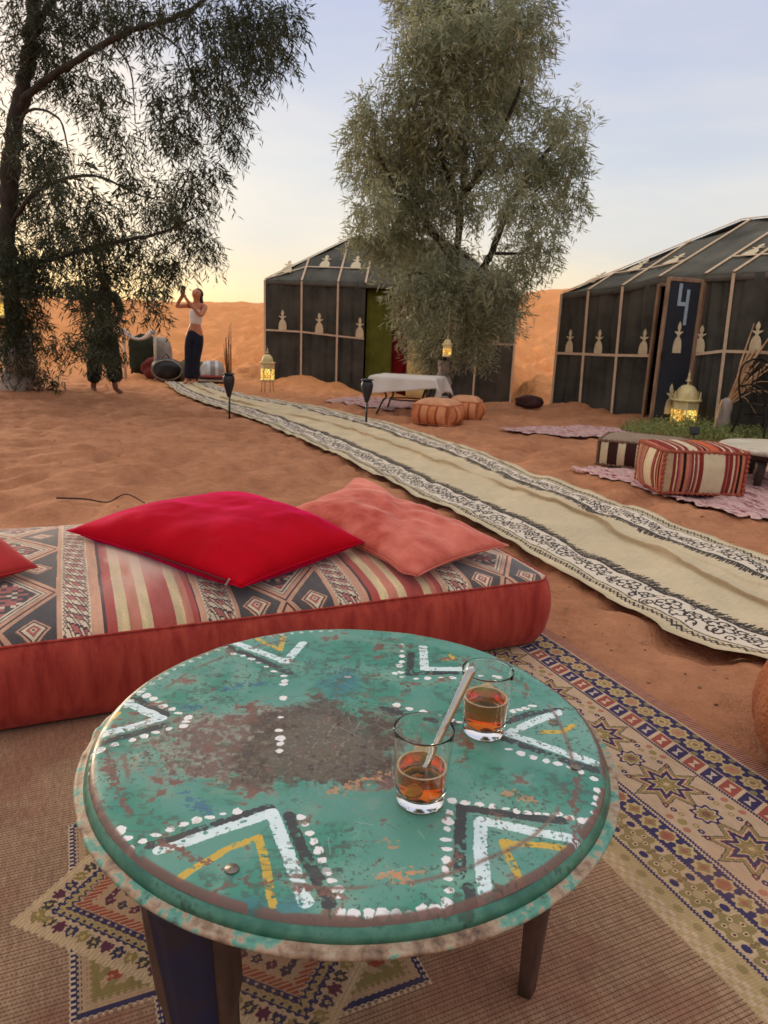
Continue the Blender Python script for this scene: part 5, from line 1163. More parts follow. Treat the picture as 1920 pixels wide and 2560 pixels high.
CL2= [(0.2,12.04,5.83,0.47),(0.66,11.63,5.63,0.61),(1.25,11.64,5.65,0.68),(1.53,10.02,5.03,0.39),(1.85,10.71,5.01,0.24),(0.18,10.09,4.65,0.39),(0.67,10.33,4.65,0.54),(1.21,10.37,4.68,0.54),(1.86,11.79,5.07,0.42),(0.09,10.18,4.21,0.33),(-0.39,10.55,3.92,0.34),(-0.57,10.98,3.67,0.27),(-0.67,11.77,4.16,0.21),(-0.49,12.02,3.59,0.47),(-0.06,11.46,3.68,0.52),(0.4,10.37,4.06,0.54),(1.02,11.1,4.29,0.58),(1.65,11.45,4.41,0.41),(2.02,10.01,3.83,0.26),(2.54,11.4,4.16,0.33),(2.56,10.71,3.66,0.24),(2.5,11.2,3.4,0.36),(2.24,11.37,3.68,0.37),(2.68,11.37,3.06,0.28),(0.46,11.05,3.66,0.58),(1.0,11.12,3.64,0.51),(1.42,10.34,3.53,0.4),(0.03,10.99,2.97,0.57),(-0.4,10.18,2.7,0.3),(-0.48,10.96,2.38,0.27),(-0.08,11.08,2.41,0.51),(0.45,11.6,3.09,0.53),(0.88,10.77,2.96,0.42),(1.47,9.94,2.84,0.32),(2.04,11.06,2.99,0.43),(2.08,10.35,2.4,0.34),(2.06,11.53,2.21,0.38),(1.68,10.76,1.8,0.35),(1.77,10.74,1.49,0.27),(0.35,11.9,2.46,0.54),(0.76,10.77,2.15,0.35),(0.23,10.67,1.78,0.40),(0.62,10.67,1.57,0.49),(1.11,10.96,1.67,0.5),(1.32,10.11,1.87,0.26),(0.26,11.1,1.24,0.27),(0.72,11.93,1.05,0.47),(1.09,11.14,1.13,0.44),(1.49,11.54,1.22,0.34),(0.59,11.98,0.78,0.3),(1.4,11.75,0.86,0.25),(1.72,11.69,1.37,0.34),(1.33,11.7,4.66,0.46),(0.5,10.46,4.58,0.41),(1.91,10.96,3.51,0.36),(0.11,10.65,3.9,0.35)]
M_LF1 = leaf_mat('willow_leaf_dark', S(40, 44, 30), S(56, 62, 42), S(74, 78, 54))
M_LF2 = leaf_mat('willow_leaf_grey', S(108, 114, 88), S(148, 152, 122), S(180, 180, 150))
tr1 = thing('willow_tree', 'dark weeping tree overhanging the path at the left edge', 'tree', (-5.403, 10.5, gz(-5.4, 10.5)))
branch('trunk', [(-5.40, 10.5, -.1), (-5.39, 10.5, .4), (-5.384, 10.5, .9), (-5.374, 10.4, 1.647), (-5.272, 10.3, 2.542), (-5.05, 10.2, 3.384), (-4.78, 10.1, 4.176), (-4.553, 10.0, 4.916), (-4.40, 9.9, 5.6)], .15, .08, tr1, None, 14)
branch('whitewashed_base', [(-5.405, 10.5, -.12), (-5.395, 10.5, .4), (-5.39, 10.5, .85)], .245, .19, tr1, M_WHITE, 18)
for pts, a, b_ in (([(-4.97,10.2,3.608),(-4.741,10.0,3.845),(-3.954,9.6,4.117),(-3.212,9.3,4.344),(-2.453,9.1,4.495),(-2.06,9.0,4.735)], .075, .028), ([(-5.36,10.35,1.75),(-4.674,10.0,1.856),(-3.61,9.6,2.076),(-2.91,9.2,2.155),(-2.382,9.0,2.334)], .05, .018), ([(-5.1,10.2,3.3),(-4.744,10.0,3.67),(-4.19,9.6,3.502),(-4.075,9.6,3.115)], .03, .012), ([(-4.7,10.05,4.4),(-4.1,9.7,4.9),(-3.0,9.3,5.1),(-1.9,8.9,4.8)], .06, .015), ([(-5.3,10.35,2.3),(-4.6,9.8,2.7),(-3.6,9.0,2.75),(-2.9,8.7,2.5)], .045, .012), ([(-2.9,9.25,4.4),(-2.5,9.1,4.1),(-2.3,9.0,3.6)], .02, .006), ([(-3.4,9.4,4.28),(-3.1,9.1,3.9),(-3.0,8.9,3.3)], .02, .006)):
    branch('limb', pts, a * .75, b_ * .75, tr1)
foliage(tr1, [(a, b, c, r_ * .80) for a, b, c, r_ in CL1], 720, M_LF1, 10, .125, .0085, 5, .9, twl=(.14, .34))
EXT1 = [(-6.3, 10.4, 4.6, .7), (-6.0, 11.3, 4.2, .7), (-5.3, 11.4, 5.0, .7), (-6.4, 10.0, 3.6, .6), (-4.2, 10.8, 5.4, .7), (-5.2, 9.6, 5.6, .6), (-6.2, 11.0, 2.6, .6)]
foliage(tr1, EXT1, 120, M_LF1, 12, .12, .010, 6, .95, 'outer_crown')
tr2 = thing('willow_tree', 'tall grey green weeping tree in front of the open tent', 'tree', (.869, 11.3, gz(.87, 11.3)))
branch('trunk', [(.869, 11.3, -.1), (.839, 11.3, .634), (.853, 11.3, 1.263), (.937, 11.3, 2.21), (.975, 11.3, 3.242), (.962, 11.3, 4.465), (.962, 11.3, 5.6)], .085, .03, tr2, None, 12)
branch('whitewashed_base', [(.872, 11.3, -.1), (.856, 11.3, .3), (.84, 11.3, .72)], .098, .088, tr2, M_WHITE, 16)
for pts, a, b_ in (([(.876,11.2,1.331),(1.257,11.2,1.949),(1.44,11.2,2.284),(1.664,11.2,2.934),(2.076,11.2,3.633),(2.412,11.2,3.949)], .075, .02), ([(.912,11.25,2.18),(.445,11.1,2.671),(-.044,11.0,3.15),(-.397,11.0,3.801)], .06, .015), ([(.95,11.3,3.0),(1.3,11.0,3.6),(1.6,10.8,4.3),(1.7,10.8,4.9)], .05, .012), ([(.95,11.3,2.8),(.6,10.8,3.6),(.4,10.5,4.4),(.4,10.5,5.0)], .05, .012), ([(.9,11.3,1.7),(.5,10.9,1.95),(.1,10.8,1.9)], .035, .01), ([(1.45,11.2,2.3),(1.8,11.1,2.3),(2.05,11.0,2.3)], .03, .008)):
    branch('limb', pts, a, b_, tr2)
foliage(tr2, [(a, b, c, r_ * .84) for a, b, c, r_ in [(.95 + (q[0] - .95) * .95, *q[1:]) for q in CL2]], 1050, M_LF2, 10, .14, .0095, 9, .6, twl=(.14, .34))
EXT2 = [(.7, 12.6, 4.2, .7), (1.6, 12.6, 3.4, .7), (0.2, 12.6, 3.2, .6), (1.0, 12.4, 5.6, .6), (.9, 11.2, 6.3, .55), (1.3, 12.6, 2.2, .5)]
foliage(tr2, EXT2, 110, M_LF2, 12, .125, .0125, 10, .85, 'outer_crown')
# ================================================================== LANTERNS
def lit_mat():
    mt, t, b = newmat('pierced_brass_lit'); n = t.nodes; L = t.links; tc = n.new('ShaderNodeTexCoord')
    vo = n.new('ShaderNodeTexVoronoi'); vo.feature = 'DISTANCE_TO_EDGE'; vo.inputs['Scale'].default_value = 26; L.new(tc.outputs['Object'], vo.inputs['Vector'])
    mr = n.new('ShaderNodeMapRange'); mr.inputs[1].default_value = .06; mr.inputs[2].default_value = .11; L.new(vo.outputs['Distance'], mr.inputs[0])
    q = n.new('ShaderNodeTexNoise'); q.inputs['Scale'].default_value = 9; L.new(tc.outputs['Object'], q.inputs['Vector'])
    rr = n.new('ShaderNodeValToRGB'); rr.color_ramp.elements[0].position = .4; rr.color_ramp.elements[0].color = (.75, .30, .02, 1); rr.color_ramp.elements[1].position = .62; rr.color_ramp.elements[1].color = (1, .78, .18, 1); L.new(q.outputs['Fac'], rr.inputs[0])
    b.inputs['Base Color'].default_value = (.45, .28, .08, 1); b.inputs['Roughness'].default_value = .5
    L.new(rr.outputs[0], b.inputs['Emission Color'])
    ml = n.new('ShaderNodeMath'); ml.operation = 'MULTIPLY'; ml.inputs[1].default_value = .6; L.new(mr.outputs[0], ml.inputs[0]); L.new(ml.outputs[0], b.inputs['Emission Strength']); return mt
M_LIT = lit_mat()
M_BRS = mat('pale_brass', S(226, 208, 156), .5, .2, 18, S(204, 180, 124), bump=.4, bscale=90, metal=.15, spec=.4)
M_BRS2 = mat('bone_paint', S(176, 148, 100), .6, .2, 18, bump=.3, bscale=70)
def lantern(label, loc, w_, hb, legs=0.0, crown=True, group='pierced metal lanterns', rz=.3, hang=0.0, dome_h=None):
    o = thing('lantern', label, 'lantern', loc, rz, group); r_ = w_ / 2; z0 = legs
    lathe('base', [(0, z0), (r_ * .98, z0), (r_ * 1.02, z0 + .012), (r_ * .98, z0 + .03), (r_ * .9, z0 + .035), (0, z0 + .035)], M_BRS, o, 6, smooth_=False)
    for k in range(6):
        a0, a1 = k * PI / 3, (k + 1) * PI / 3; p0 = Vector((r_ * .94 * math.cos(a0), r_ * .94 * math.sin(a0), 0)); p1 = Vector((r_ * .94 * math.cos(a1), r_ * .94 * math.sin(a1), 0)); c_ = (p0 + p1) / 2; an = math.atan2((p1 - p0).y, (p1 - p0).x)
        ln = (p1 - p0).length
        bm = bmesh.new(); bm_box(bm, Vector((c_.x, c_.y, z0 + .03 + hb * .36)), (ln * .92, .008, hb * .70), Matrix.Rotation(an, 3, 'Z')); obj('lit_panel', bm, M_LIT, o)
        bm = bmesh.new(); bm_box(bm, Vector((c_.x * 1.005, c_.y * 1.005, z0 + .03 + hb * .86)), (ln * .97, .010, hb * .30), Matrix.Rotation(an, 3, 'Z')); obj('upper_panel', bm, M_BRS, o)
        tube('corner_rod', [(p0.x, p0.y, z0 + .03), (p0.x, p0.y, z0 + .03 + hb)], .008 * w_ / .38, M_BRS, o, 6)
        if crown:
            zt = z0 + .03 + hb + .03
            prism('crown_point', [(-.035, 0), (.035, 0), (.012, .06), (0, .12)], .008, M_BRS, o, Matrix.Translation((p0.x * 1.06, p0.y * 1.06, zt)) @ Matrix.Rotation(a0 + PI / 2, 4, 'Z') @ Matrix.Diagonal((w_ / .38, 1, w_ / .38, 1)))
    zt = z0 + .03 + hb
    lathe('cornice', [(r_ * .9, zt), (r_ * 1.05, zt + .008), (r_ * 1.12, zt + .022), (r_ * 1.08, zt + .036), (r_ * .8, zt + .038), (0, zt + .038)], M_BRS, o, 36, fn=lambda P, th: P * np.stack([1 + .02 * np.sin(th * 18)] * 2 + [np.ones_like(th)], -1)[:, None])
    dh = dome_h or r_ * 1.05; rd = r_ * .80
    lathe('dome', [(rd, zt + .036)] + [(rd * math.cos(a) ** .8, zt + .036 + dh * math.sin(a)) for a in np.linspace(.08, 1.5, 12)], M_BRS, o, 24, fn=lambda P, th: P * np.stack([1 + .012 * np.abs(np.sin(th * 6))] * 2 + [np.ones_like(th)], -1)[:, None])
    zf = zt + .03 + dh; s = w_ / .38
    lathe('finial', [(.018 * s, zf), (.012 * s, zf + .02 * s), (.012 * s, zf + .04 * s), (.04 * s, zf + .055 * s), (.04 * s, zf + .065 * s), (.012 * s, zf + .08 * s), (.028 * s, zf + .095 * s), (.010 * s, zf + .115 * s), (.018 * s, zf + .14 * s), (.006 * s, zf + .17 * s), (0, zf + .20 * s)], M_BRS, o, 16)
    if legs:
        for k in range(4): a = k * PI / 2 + .5; tube('leg', [(r_ * .8 * math.cos(a), r_ * .8 * math.sin(a), z0 + .01), (r_ * .95 * math.cos(a), r_ * .95 * math.sin(a), 0)], .009, M_BRS2, o, 6)
    if hang: tube('cord', [(0, 0, zf + .2 * s), (.01, 0, zf + .2 * s + hang)], .005, M_BRS2, o, 5)
    return o
lantern('large domed brass lantern glowing beside the numbered door', (3.93, 9.50, gz(3.93, 9.5) - .01), .36, .33)
lantern('small arched lantern on legs at the left corner of the open tent', (-2.13, 12.62, gz(-2.13, 12.6)), .25, .26, legs=.20, crown=False, rz=.1)
lantern('small hanging lantern glowing in the big tree', (.80, 10.25, .80), .13, .12, crown=False, hang=.35, dome_h=.06)
lantern('yellow lantern hanging in the dark tree at the left edge', (-4.99, 9.25, 1.10), .20, .20, crown=False, hang=.5, dome_h=.08)

# ================================================================== TORCHES
M_BLK = mat('black_plastic', S(26, 26, 30), .45, .2, 20, spec=.5)
M_REED = mat('dry_reed', S(112, 76, 46), .9, .3, 8, S(150, 108, 68))
def torch(label, x, y, h_, reeds=False):
    o = thing('garden_torch', label, 'torch', (x, y, gz(x, y)), 0, 'black torches along the carpet')
    tube('pole', [(0, 0, -.05), (.004, 0, h_ * .55)], .013, M_BLK, o, 10)
    lathe('head', [(0, h_ * .5), (.022, h_ * .5), (.035, h_ * .58), (.066, h_ * .78), (.074, h_ * .90), (.066, h_ * .965), (.05, h_), (0, h_)], M_BLK, o, 20)
    lathe('cap', [(.05, h_), (.078, h_ + .004), (.07, h_ + .016), (.02, h_ + .025), (0, h_ + .026)], M_BLK, o, 20)
    if reeds:
        rg = np.random.default_rng(3)
        for k in range(12):
            a = rg.uniform(0, 6.28); l = rg.uniform(.25, .62); p0 = Vector((.03 * math.cos(a), .03 * math.sin(a), h_ + .02)); p1 = p0 + Vector((rg.normal() * .012, rg.normal() * .012, l)); tube('reed', [p0, (p0 + p1) / 2 + Vector((rg.normal() * .004, 0, 0)), p1], [.0075, .006, .0025], M_REED, o, 5)
    return o
torch('black torch holding dry reeds beside the carpet runner', -2.015, 9.05, .56, True)
torch('black torch between the carpet runner and the cloth covered table', -.262, 8.70, .52)

# ================================================================== TABLE UNDER A WHITE CLOTH
ct = thing('side_table', 'low iron table with curved legs in front of the open tent', 'table', (.27, 10.15, gz(.27, 10.15)), R(-14))
M_IRON = mat('wrought_iron', S(34, 30, 28), .55, .25, 20, metal=.5, spec=.4)
hw, hd_, ht = .44, .36, .52
box('table_top', Vector((0, 0, ht - .015)), (hw * 2, hd_ * 2, .03), mat('worn_board', S(120, 92, 66), .8), ct, bevel=.006)
for sx in (-1, 1):
    for sy in (-1, 1):
        tube('leg', spline([(sx * .36, sy * .28, ht - .03), (sx * .30, sy * .23, ht * .7), (sx * .26, sy * .20, ht * .45), (sx * .30, sy * .23, .18), (sx * .37, sy * .29, 0)], 5), .014, M_IRON, ct, 8)
tube('ring', [(.27 * math.cos(a), .21 * math.sin(a), ht * .38) for a in np.linspace(0, 2 * PI, 28)], .010, M_IRON, ct, 7)
M_CLO = mat('white_cloth', S(214, 204, 194), .9, .06, 5, bump=.3, bscale=60)
def drop(p, q):  # how far the cloth hangs past the edge at position p along it
    return p
na, nb = 64, 56
a = np.linspace(-1, 1, na); b_ = np.linspace(-1, 1, nb); A_, B_ = np.meshgrid(a, b_, indexing='ij')
dl, dr, df, db = .16, .30, .20, .15
xx = np.where(A_ < 0, A_ * (hw + dl), A_ * (hw + dr)); yy = np.where(B_ < 0, B_ * (hd_ + df), B_ * (hd_ + db))
# the cloth lies askew so its front right corner hangs low
xr = xx * math.cos(.16) - yy * math.sin(.16); yr = xx * math.sin(.16) * .8 + yy * math.cos(.16)
ox = np.maximum(np.abs(xr) - hw, 0); oy = np.maximum(np.abs(yr) - hd_, 0); ov = np.hypot(ox, oy)
px_ = np.clip(xr, -hw, hw) + np.sign(xr) * (np.minimum(ox, .02) + .05 * ox * np.sin(yr * 16 + 1)); py_ = np.clip(yr, -hd_, hd_) + np.sign(yr) * (np.minimum(oy, .02) + .06 * oy * np.sin(xr * 15))
rd_ = np.where((ox > 0) & (oy > 0), .06 * np.minimum(ox, oy) / .1, 0)
pz_ = ht + .006 - np.maximum(ov - .01, 0) * .97 + .006 * (fbm(xr * 6, yr * 6, 3, 2) - .5)
px_ += np.sign(xr) * rd_; py_ += np.sign(yr) * rd_
cl = obj('tablecloth', grid_mesh('tablecloth', np.stack([px_, py_, pz_], -1)), M_CLO, None, ct.location, (0, 0, R(-14))); sd = cl.modifiers.new('s', 'SOLIDIFY'); sd.thickness = .003; sd.offset = 1; bake(cl)
tag(cl, 'white cloth hanging askew over the low iron table', 'tablecloth')

# ================================================================== RIGHT EDGE: low round table, iron chair, dry palm, weeds
rt_ = thing('low_table', 'low round wooden table with dark legs at the right edge', 'table', (3.20, 5.72, gz(3.2, 5.7)))
M_PALE = patchy('weathered_wood', [(.3, S(150, 132, 108)), (.5, S(188, 174, 152)), (.7, S(206, 196, 178))], 5, .7, (1, 6, 1)); M_DKW = patchy('dark_wood', [(.3, S(30, 20, 16)), (.6, S(56, 38, 30))], 10, .6, (1, 1, .3))
lathe('table_top', [(0, .318), (.40, .316), (.425, .322), (.455, .324), (.470, .314), (.468, .29), (.44, .282), (.40, .288), (0, .288)], M_PALE, rt_, 72)
lathe('apron', [(.40, .285), (.405, .24), (.36, .235), (.36, .285)], M_DKW, rt_, 48)
for k in range(3):
    a = k * 2 * PI / 3 + 1.72; tube('leg', [(.33 * math.cos(a), .33 * math.sin(a), .27), (.34 * math.cos(a), .34 * math.sin(a), .14), (.36 * math.cos(a), .36 * math.sin(a), -.02)], [.045, .038, .020], M_DKW, rt_, 10)
ch = thing('iron_chair', 'black wrought iron chair with a scrolled back at the right edge', 'chair', (4.42, 8.38, gz(4.42, 8.38)), R(18))
def sc(name, pts, r_=.010): return tube(name, pts, r_, M_IRON, ch, 7)
hoop = spline([(-.20, .19, .44), (-.25, .20, .60), (-.255, .22, .76), (-.19, .24, .89), (0, .25, .95), (.19, .24, .89), (.255, .22, .76), (.25, .20, .60), (.20, .19, .44)], 8); sc('back_frame', hoop, .012)
for s in (-1, 1):
    for cz, cx, dirn in ((.84, .11, 1), (.73, .15, -1), (.60, .17, 1)):
        sp_ = [(s * (cx + (.012 + .0105 * t_) * math.cos(t_ * dirn)), .225, cz + (.012 + .0105 * t_) * math.sin(t_ * dirn)) for t_ in np.linspace(0, 5.2, 20)]; sc('scroll', sp_, .006)
    sc('back_bar', spline([(s * .05, .21, .45), (s * .03, .235, .66), (s * .06, .245, .92)], 6), .007)
    sc('leg', spline([(s * .20, -.19, .44), (s * .22, -.23, .22), (s * .26, -.28, 0)], 6), .013); sc('leg', spline([(s * .20, .19, .44), (s * .21, .21, .22), (s * .25, .27, 0)], 6), .013)
    sc('armrest', spline([(s * .25, .20, .63), (s * .29, .02, .66), (s * .28, -.14, .64), (s * .24, -.17, .55), (s * .21, -.18, .44)], 6), .011)
lathe('seat', [(0, .445), (.20, .448), (.225, .442), (.23, .43), (.21, .425), (0, .43)], M_IRON, ch, 40)
sc('seat_ring', [(.22 * math.cos(a), .22 * math.sin(a), .30) for a in np.linspace(0, 2 * PI, 30)], .007)

dp = thing('dry_palm', 'dried palm with a whitewashed stump and pale bare stalks before the right tent', 'palm', (4.20, 9.0, gz(4.2, 9.0)))
M_STALK = mat('dry_stalk', S(204, 162, 122), .75, .2, 10, S(166, 124, 88)); rg = np.random.default_rng(12)
lathe('stump', [(0, -.08), (.085, -.06), (.075, .06), (.092, .16), (.078, .24), (.082, .33), (.066, .40), (.04, .45), (0, .46)], M_WHITE, dp, 18, fn=lambda P, th: np.stack([P[..., 0] * (1 + .22 * (fbm(np.cos(th)[:, None] * 3 + 4, P[..., 2] * 9 + np.sin(th)[:, None] * 2, 3, 1) - .5)) + P[..., 2] * .10, P[..., 1], P[..., 2]], -1))
for k in range(13):
    l = rg.uniform(.7, 1.25); dx = rg.uniform(.18, .85); d_ = Vector((dx, rg.uniform(-.35, .35), 1.35)).normalized(); p0 = Vector((.03 + rg.uniform(-.04, .06), rg.uniform(-.05, .05), .36)); p2 = p0 + d_ * l + Vector((.12 * dx, 0, -.08 * dx)); sd_ = Vector((0, rg.normal() * .02, .01))
    tube('stalk', [p0, (p0 + p2) / 2 + sd_ + Vector((-.02, 0, .03)), p2], [.017, .012, .005], M_STALK, dp, 6)
for k in range(9):
    p0 = Vector((.07, rg.uniform(-.05, .05), .38)); e_ = Vector((rg.uniform(.15, .65), rg.uniform(-.3, .3), rg.uniform(-.25, .35))); tube('frond', spline([p0, p0 + e_ * .45 + Vector((0, 0, .16)), p0 + e_], 5), list(np.linspace(.008, .002, 11)), M_STALK, dp, 5)
for k in range(46):
    t_ = rg.uniform(.55, 1.0); b0 = Vector((.06 + .62 * t_ * rg.uniform(.75, 1.15), rg.uniform(-.3, .3), .36 + 1.0 * t_)); e_ = Vector((rg.uniform(.10, .42), rg.uniform(-.2, .2), rg.uniform(-.18, .22))); tube('leaflet', [b0, b0 + e_ * .5 + Vector((0, 0, .03)), b0 + e_], [.004, .004, .001], M_STALK, dp, 4)
rl_ = spline([(3.98, 8.65, gz(3.98, 8.65)), (4.05, 8.82, .16), (4.16, 8.97, .44)], 6); tag(tube('bare_stick', [tuple(p) for p in rl_], .014, M_STALK, None, 7), 'bare stick leaning against the dried palm stump', 'stick')
def weeds(label, cx, cy, rx, ry, n_, hmin, hmax, seed, mat_):
    rg = np.random.default_rng(seed); ang = rg.uniform(0, 6.28, n_); q = np.sqrt(rg.random(n_)); X = cx + rx * q * np.cos(ang); Y = cy + ry * q * np.sin(ang); Z = ground(X, Y)
    k = 9; Hh = rg.uniform(hmin, hmax, n_) * (1.1 - .6 * q); tilt = rg.normal(size=(n_, 2)) * .3
    s = (np.arange(k) + .6) / k; base = np.stack([X, Y, Z], -1)[:, None] + np.stack([tilt[:, None, 0] * s * Hh[:, None], tilt[:, None, 1] * s * Hh[:, None], s[None] * Hh[:, None]], -1)
    base = base.reshape(-1, 3); m_ = len(base); d = rg.normal(size=(m_, 3)); d[:, 2] = np.abs(d[:, 2]) * .6 + .25; d /= np.linalg.norm(d, axis=1)[:, None]; wv2 = np.cross(d, rg.normal(size=(m_, 3))); wv2 /= np.linalg.norm(wv2, axis=1)[:, None]
    l = rg.uniform(.02, .05, m_)[:, None]; V = np.stack([base, base + d * l * .5 + wv2 * .007, base + d * l, base + d * l * .5 - wv2 * .007], 1)
    me = mesh_np('weeds', V.reshape(-1, 3), np.arange(m_ * 4).reshape(-1, 4), False); at = me.attributes.new('leafvar', 'FLOAT', 'FACE'); at.data.foreach_set('value', rg.random(m_).astype(np.float32)); tag(obj('weeds', me, mat_), label, None, None, 'stuff')
M_WEED = leaf_mat('weed_leaf', S(112, 122, 70), S(142, 150, 90), S(168, 170, 112))
weeds('low green weeds growing round the glowing lantern', 3.72, 8.85, .80, .60, 820, .10, .25, 3, M_WEED)
weeds('low green weeds growing by the dried palm', 4.3, 8.5, .65, .5, 520, .08, .20, 4, M_WEED)
gs = thing('spotlight', 'small black garden spotlight on a spike among the weeds', 'spotlight', (3.52, 8.15, gz(3.52, 8.15)))
tube('spike', [(0, 0, -.05), (0, 0, .10)], .008, M_BLK, gs, 6); box('head', Vector((0, 0, .14)), (.10, .06, .09), M_BLK, gs, Matrix.Rotation(-.25, 3, 'X'), .01); box('lens', Vector((0, .032, .148)), (.08, .006, .07), mat('spot_lens', S(60, 64, 70), .2), gs, Matrix.Rotation(-.25, 3, 'X'), .002)

# ================================================================== LUGGAGE AND BLANKETS at the far end of the carpet
def lump(name, label, cat, loc, s, mat_, seed, rz=0, sq=2.6, wr=.12, extra=None):
    o = thing(name, label, cat, loc, rz); n_ = 40; th = np.linspace(0, 2 * PI, n_, endpoint=False); ph = np.linspace(-PI / 2, PI / 2, 22); T_, H_ = np.meshgrid(th, ph, indexing='ij')
    f = lambda c: np.sign(c) * np.abs(c) ** (2 / sq); P_ = np.stack([f(np.cos(T_)) * np.abs(np.cos(H_)) ** (2 / sq), f(np.sin(T_)) * np.abs(np.cos(H_)) ** (2 / sq), f(np.sin(H_))], -1)
    k = 1 + wr * (fbm(P_[..., 0] * 2 + seed, P_[..., 1] * 2 + P_[..., 2] * 1.7, 4, seed % 6) - .5) * 2; P_ = P_ * k[..., None] * np.array(s); P_[..., 2] = np.maximum(P_[..., 2] + s[2] * .9, 0)
    obj('body', grid_mesh('body', P_, np.stack([(P_[..., 0] / s[0] + 1) / 2, (P_[..., 2]) / (2 * s[2])], -1), wrap_u=True), mat_, o)
    return o
M_BAG = mat('black_nylon', S(30, 28, 30), .6, .3, 6, spec=.4); M_MARO = mat('maroon_blanket', S(104, 44, 40), .95, .25, 6); M_GREYC = mat('grey_blanket', S(176, 164, 152), .95, .2, 5, S(130, 120, 112)); M_SACK = stripes('striped_blanket', [(.3, S(188, 182, 176)), (.12, S(206, 202, 200)), (.2, S(150, 146, 140)), (.12, S(206, 202, 200)), (.26, S(160, 150, 142))]); M_KHA = mat('khaki_cloth', S(92, 80, 58), .9, .3, 6)
def gl(x, y): return (x, y, gz(x, y))
dfb = lump('duffel_bag', 'black duffel bag with pale piping lying by the end of the carpet', 'bag', gl(-4.50, 14.55), (.28, .40, .22), M_BAG, 1, R(20))
tube('piping', [(.29 * math.cos(a) * .98, -.30, .20 + .195 * math.sin(a)) for a in np.linspace(0, 2 * PI, 24)], .014, M_GREYC, dfb, 6); tube('strap', spline([(-.1, -.2, .40), (0, -.05, .50), (.1, .15, .40)], 6), .012, M_KHA, dfb, 6)
lump('blanket', 'maroon blanket heaped behind the black duffel bag', 'blanket', gl(-4.72, 15.0), (.42, .30, .26), M_MARO, 2, R(10), 2.2, .25)
lump('cushion', 'grey cushion standing behind the maroon blanket', 'cushion', gl(-5.0, 15.7), (.28, .15, .40), M_GREYC, 3, R(-10), 3.2, .1)
lump('blanket_roll', 'khaki rolled blanket behind the woman', 'blanket', gl(-4.02, 14.7), (.36, .34, .25), M_KHA, 4, R(-20), 2.4, .2)
lump('sack', 'grey and white striped sack beside the woman', 'sack', gl(-3.55, 14.45), (.24, .30, .22), M_SACK, 5, R(15), 2.6, .14)
lump('blanket', 'folded dark red striped blanket under the striped sack', 'blanket', gl(-3.50, 14.25), (.27, .25, .09), stripes('dark_stripe', [(.3, S(84, 34, 30)), (.2, S(180, 160, 140)), (.3, S(60, 30, 28)), (.2, S(150, 60, 50))], axis=1), 6, R(5), 3.0, .1)
gc = lump('chair', 'chair draped to the ground in dark green cloth', 'chair', gl(-5.28, 15.5), (.27, .26, .42), mat('dark_green_cloth', S(40, 44, 30), .9, .25, 5), 7, 0, 3.2, .16)
box('leg', Vector((-.2, -.15, .03)), (.04, .04, .08), M_DKW, gc); box('leg', Vector((.2, -.15, .03)), (.04, .04, .08), M_DKW, gc)
M_POST = mat('white_post', S(198, 178, 156), .8, .12, 10); M_SWAG = mat('white_swag', S(206, 196, 190), .9, .1, 6)
fc = thing('rope_barrier', 'white posts with a pale cloth swag hung between them', 'barrier', gl(-5.35, 14.6))
for x in (-.62, .0, .62): tube('post', [(x, 0, -.05), (x + .01, 0, .98)], .028, M_POST, fc, 10)
for x in (-.62, 0): tube('swag', spline([(x, -.03, .97), (x + .15, -.04, .84), (x + .31, -.04, .79), (x + .47, -.04, .84), (x + .62, -.03, .97)], 6), list(.035 + .012 * np.sin(np.linspace(0, 9, 25))), M_SWAG, fc, 8)
M_LAV = shag_mat('faded_lavender_rug', (6, 20, 1), [(.35, S(150, 120, 140)), (.5, S(182, 160, 176)), (.65, S(200, 180, 186))])
shag('faded lavender rug laid on the sand behind the woman', (-7.0, 24.2), (3.4, -1.6), (.5, 1.1), 40, 16, 4, M_LAV, 'flat_rug')
shag('faded lavender rug on the sand behind the person in dark clothes', (-12.8, 24.6), (4.2, -.6), (.4, 1.2), 40, 16, 5, M_LAV, 'flat_rug')
hp = lump('cloth_heap', 'heap of dark cloth at the right corner of the open tent', 'cloth', gl(2.26, 11.5), (.24, .16, .10), mat('plum_cloth', S(70, 44, 42), .95, .3, 6), 8, R(-40), 2.2, .3)
M_BUSH = leaf_mat('bush_leaf', S(38, 40, 26), S(52, 54, 34), S(70, 70, 46))
for i, (x, y, r_) in enumerate(((-26.3, 57, .7), (-25.0, 57.5, .9), (-24.0, 57.2, .8), (-28.5, 57.4, .9))):
    bt = thing('bush', ('small', 'wide', 'rounded', 'leftmost')[i] + ' dark bush on the dune crest behind the dark tree', 'bush', gl(x, y), 0, 'bushes on the dune crest')
    tube('stem', [(0, 0, -.2), (.05, 0, .5)], .06, M_BARK, bt, 6); foliage(bt, [(x, y, bt.location.z + .5 * r_, r_), (x + .6 * r_, y, bt.location.z + .3 * r_, .7 * r_)], 110, M_BUSH, 8, .22, .05, 20 + i, .1)

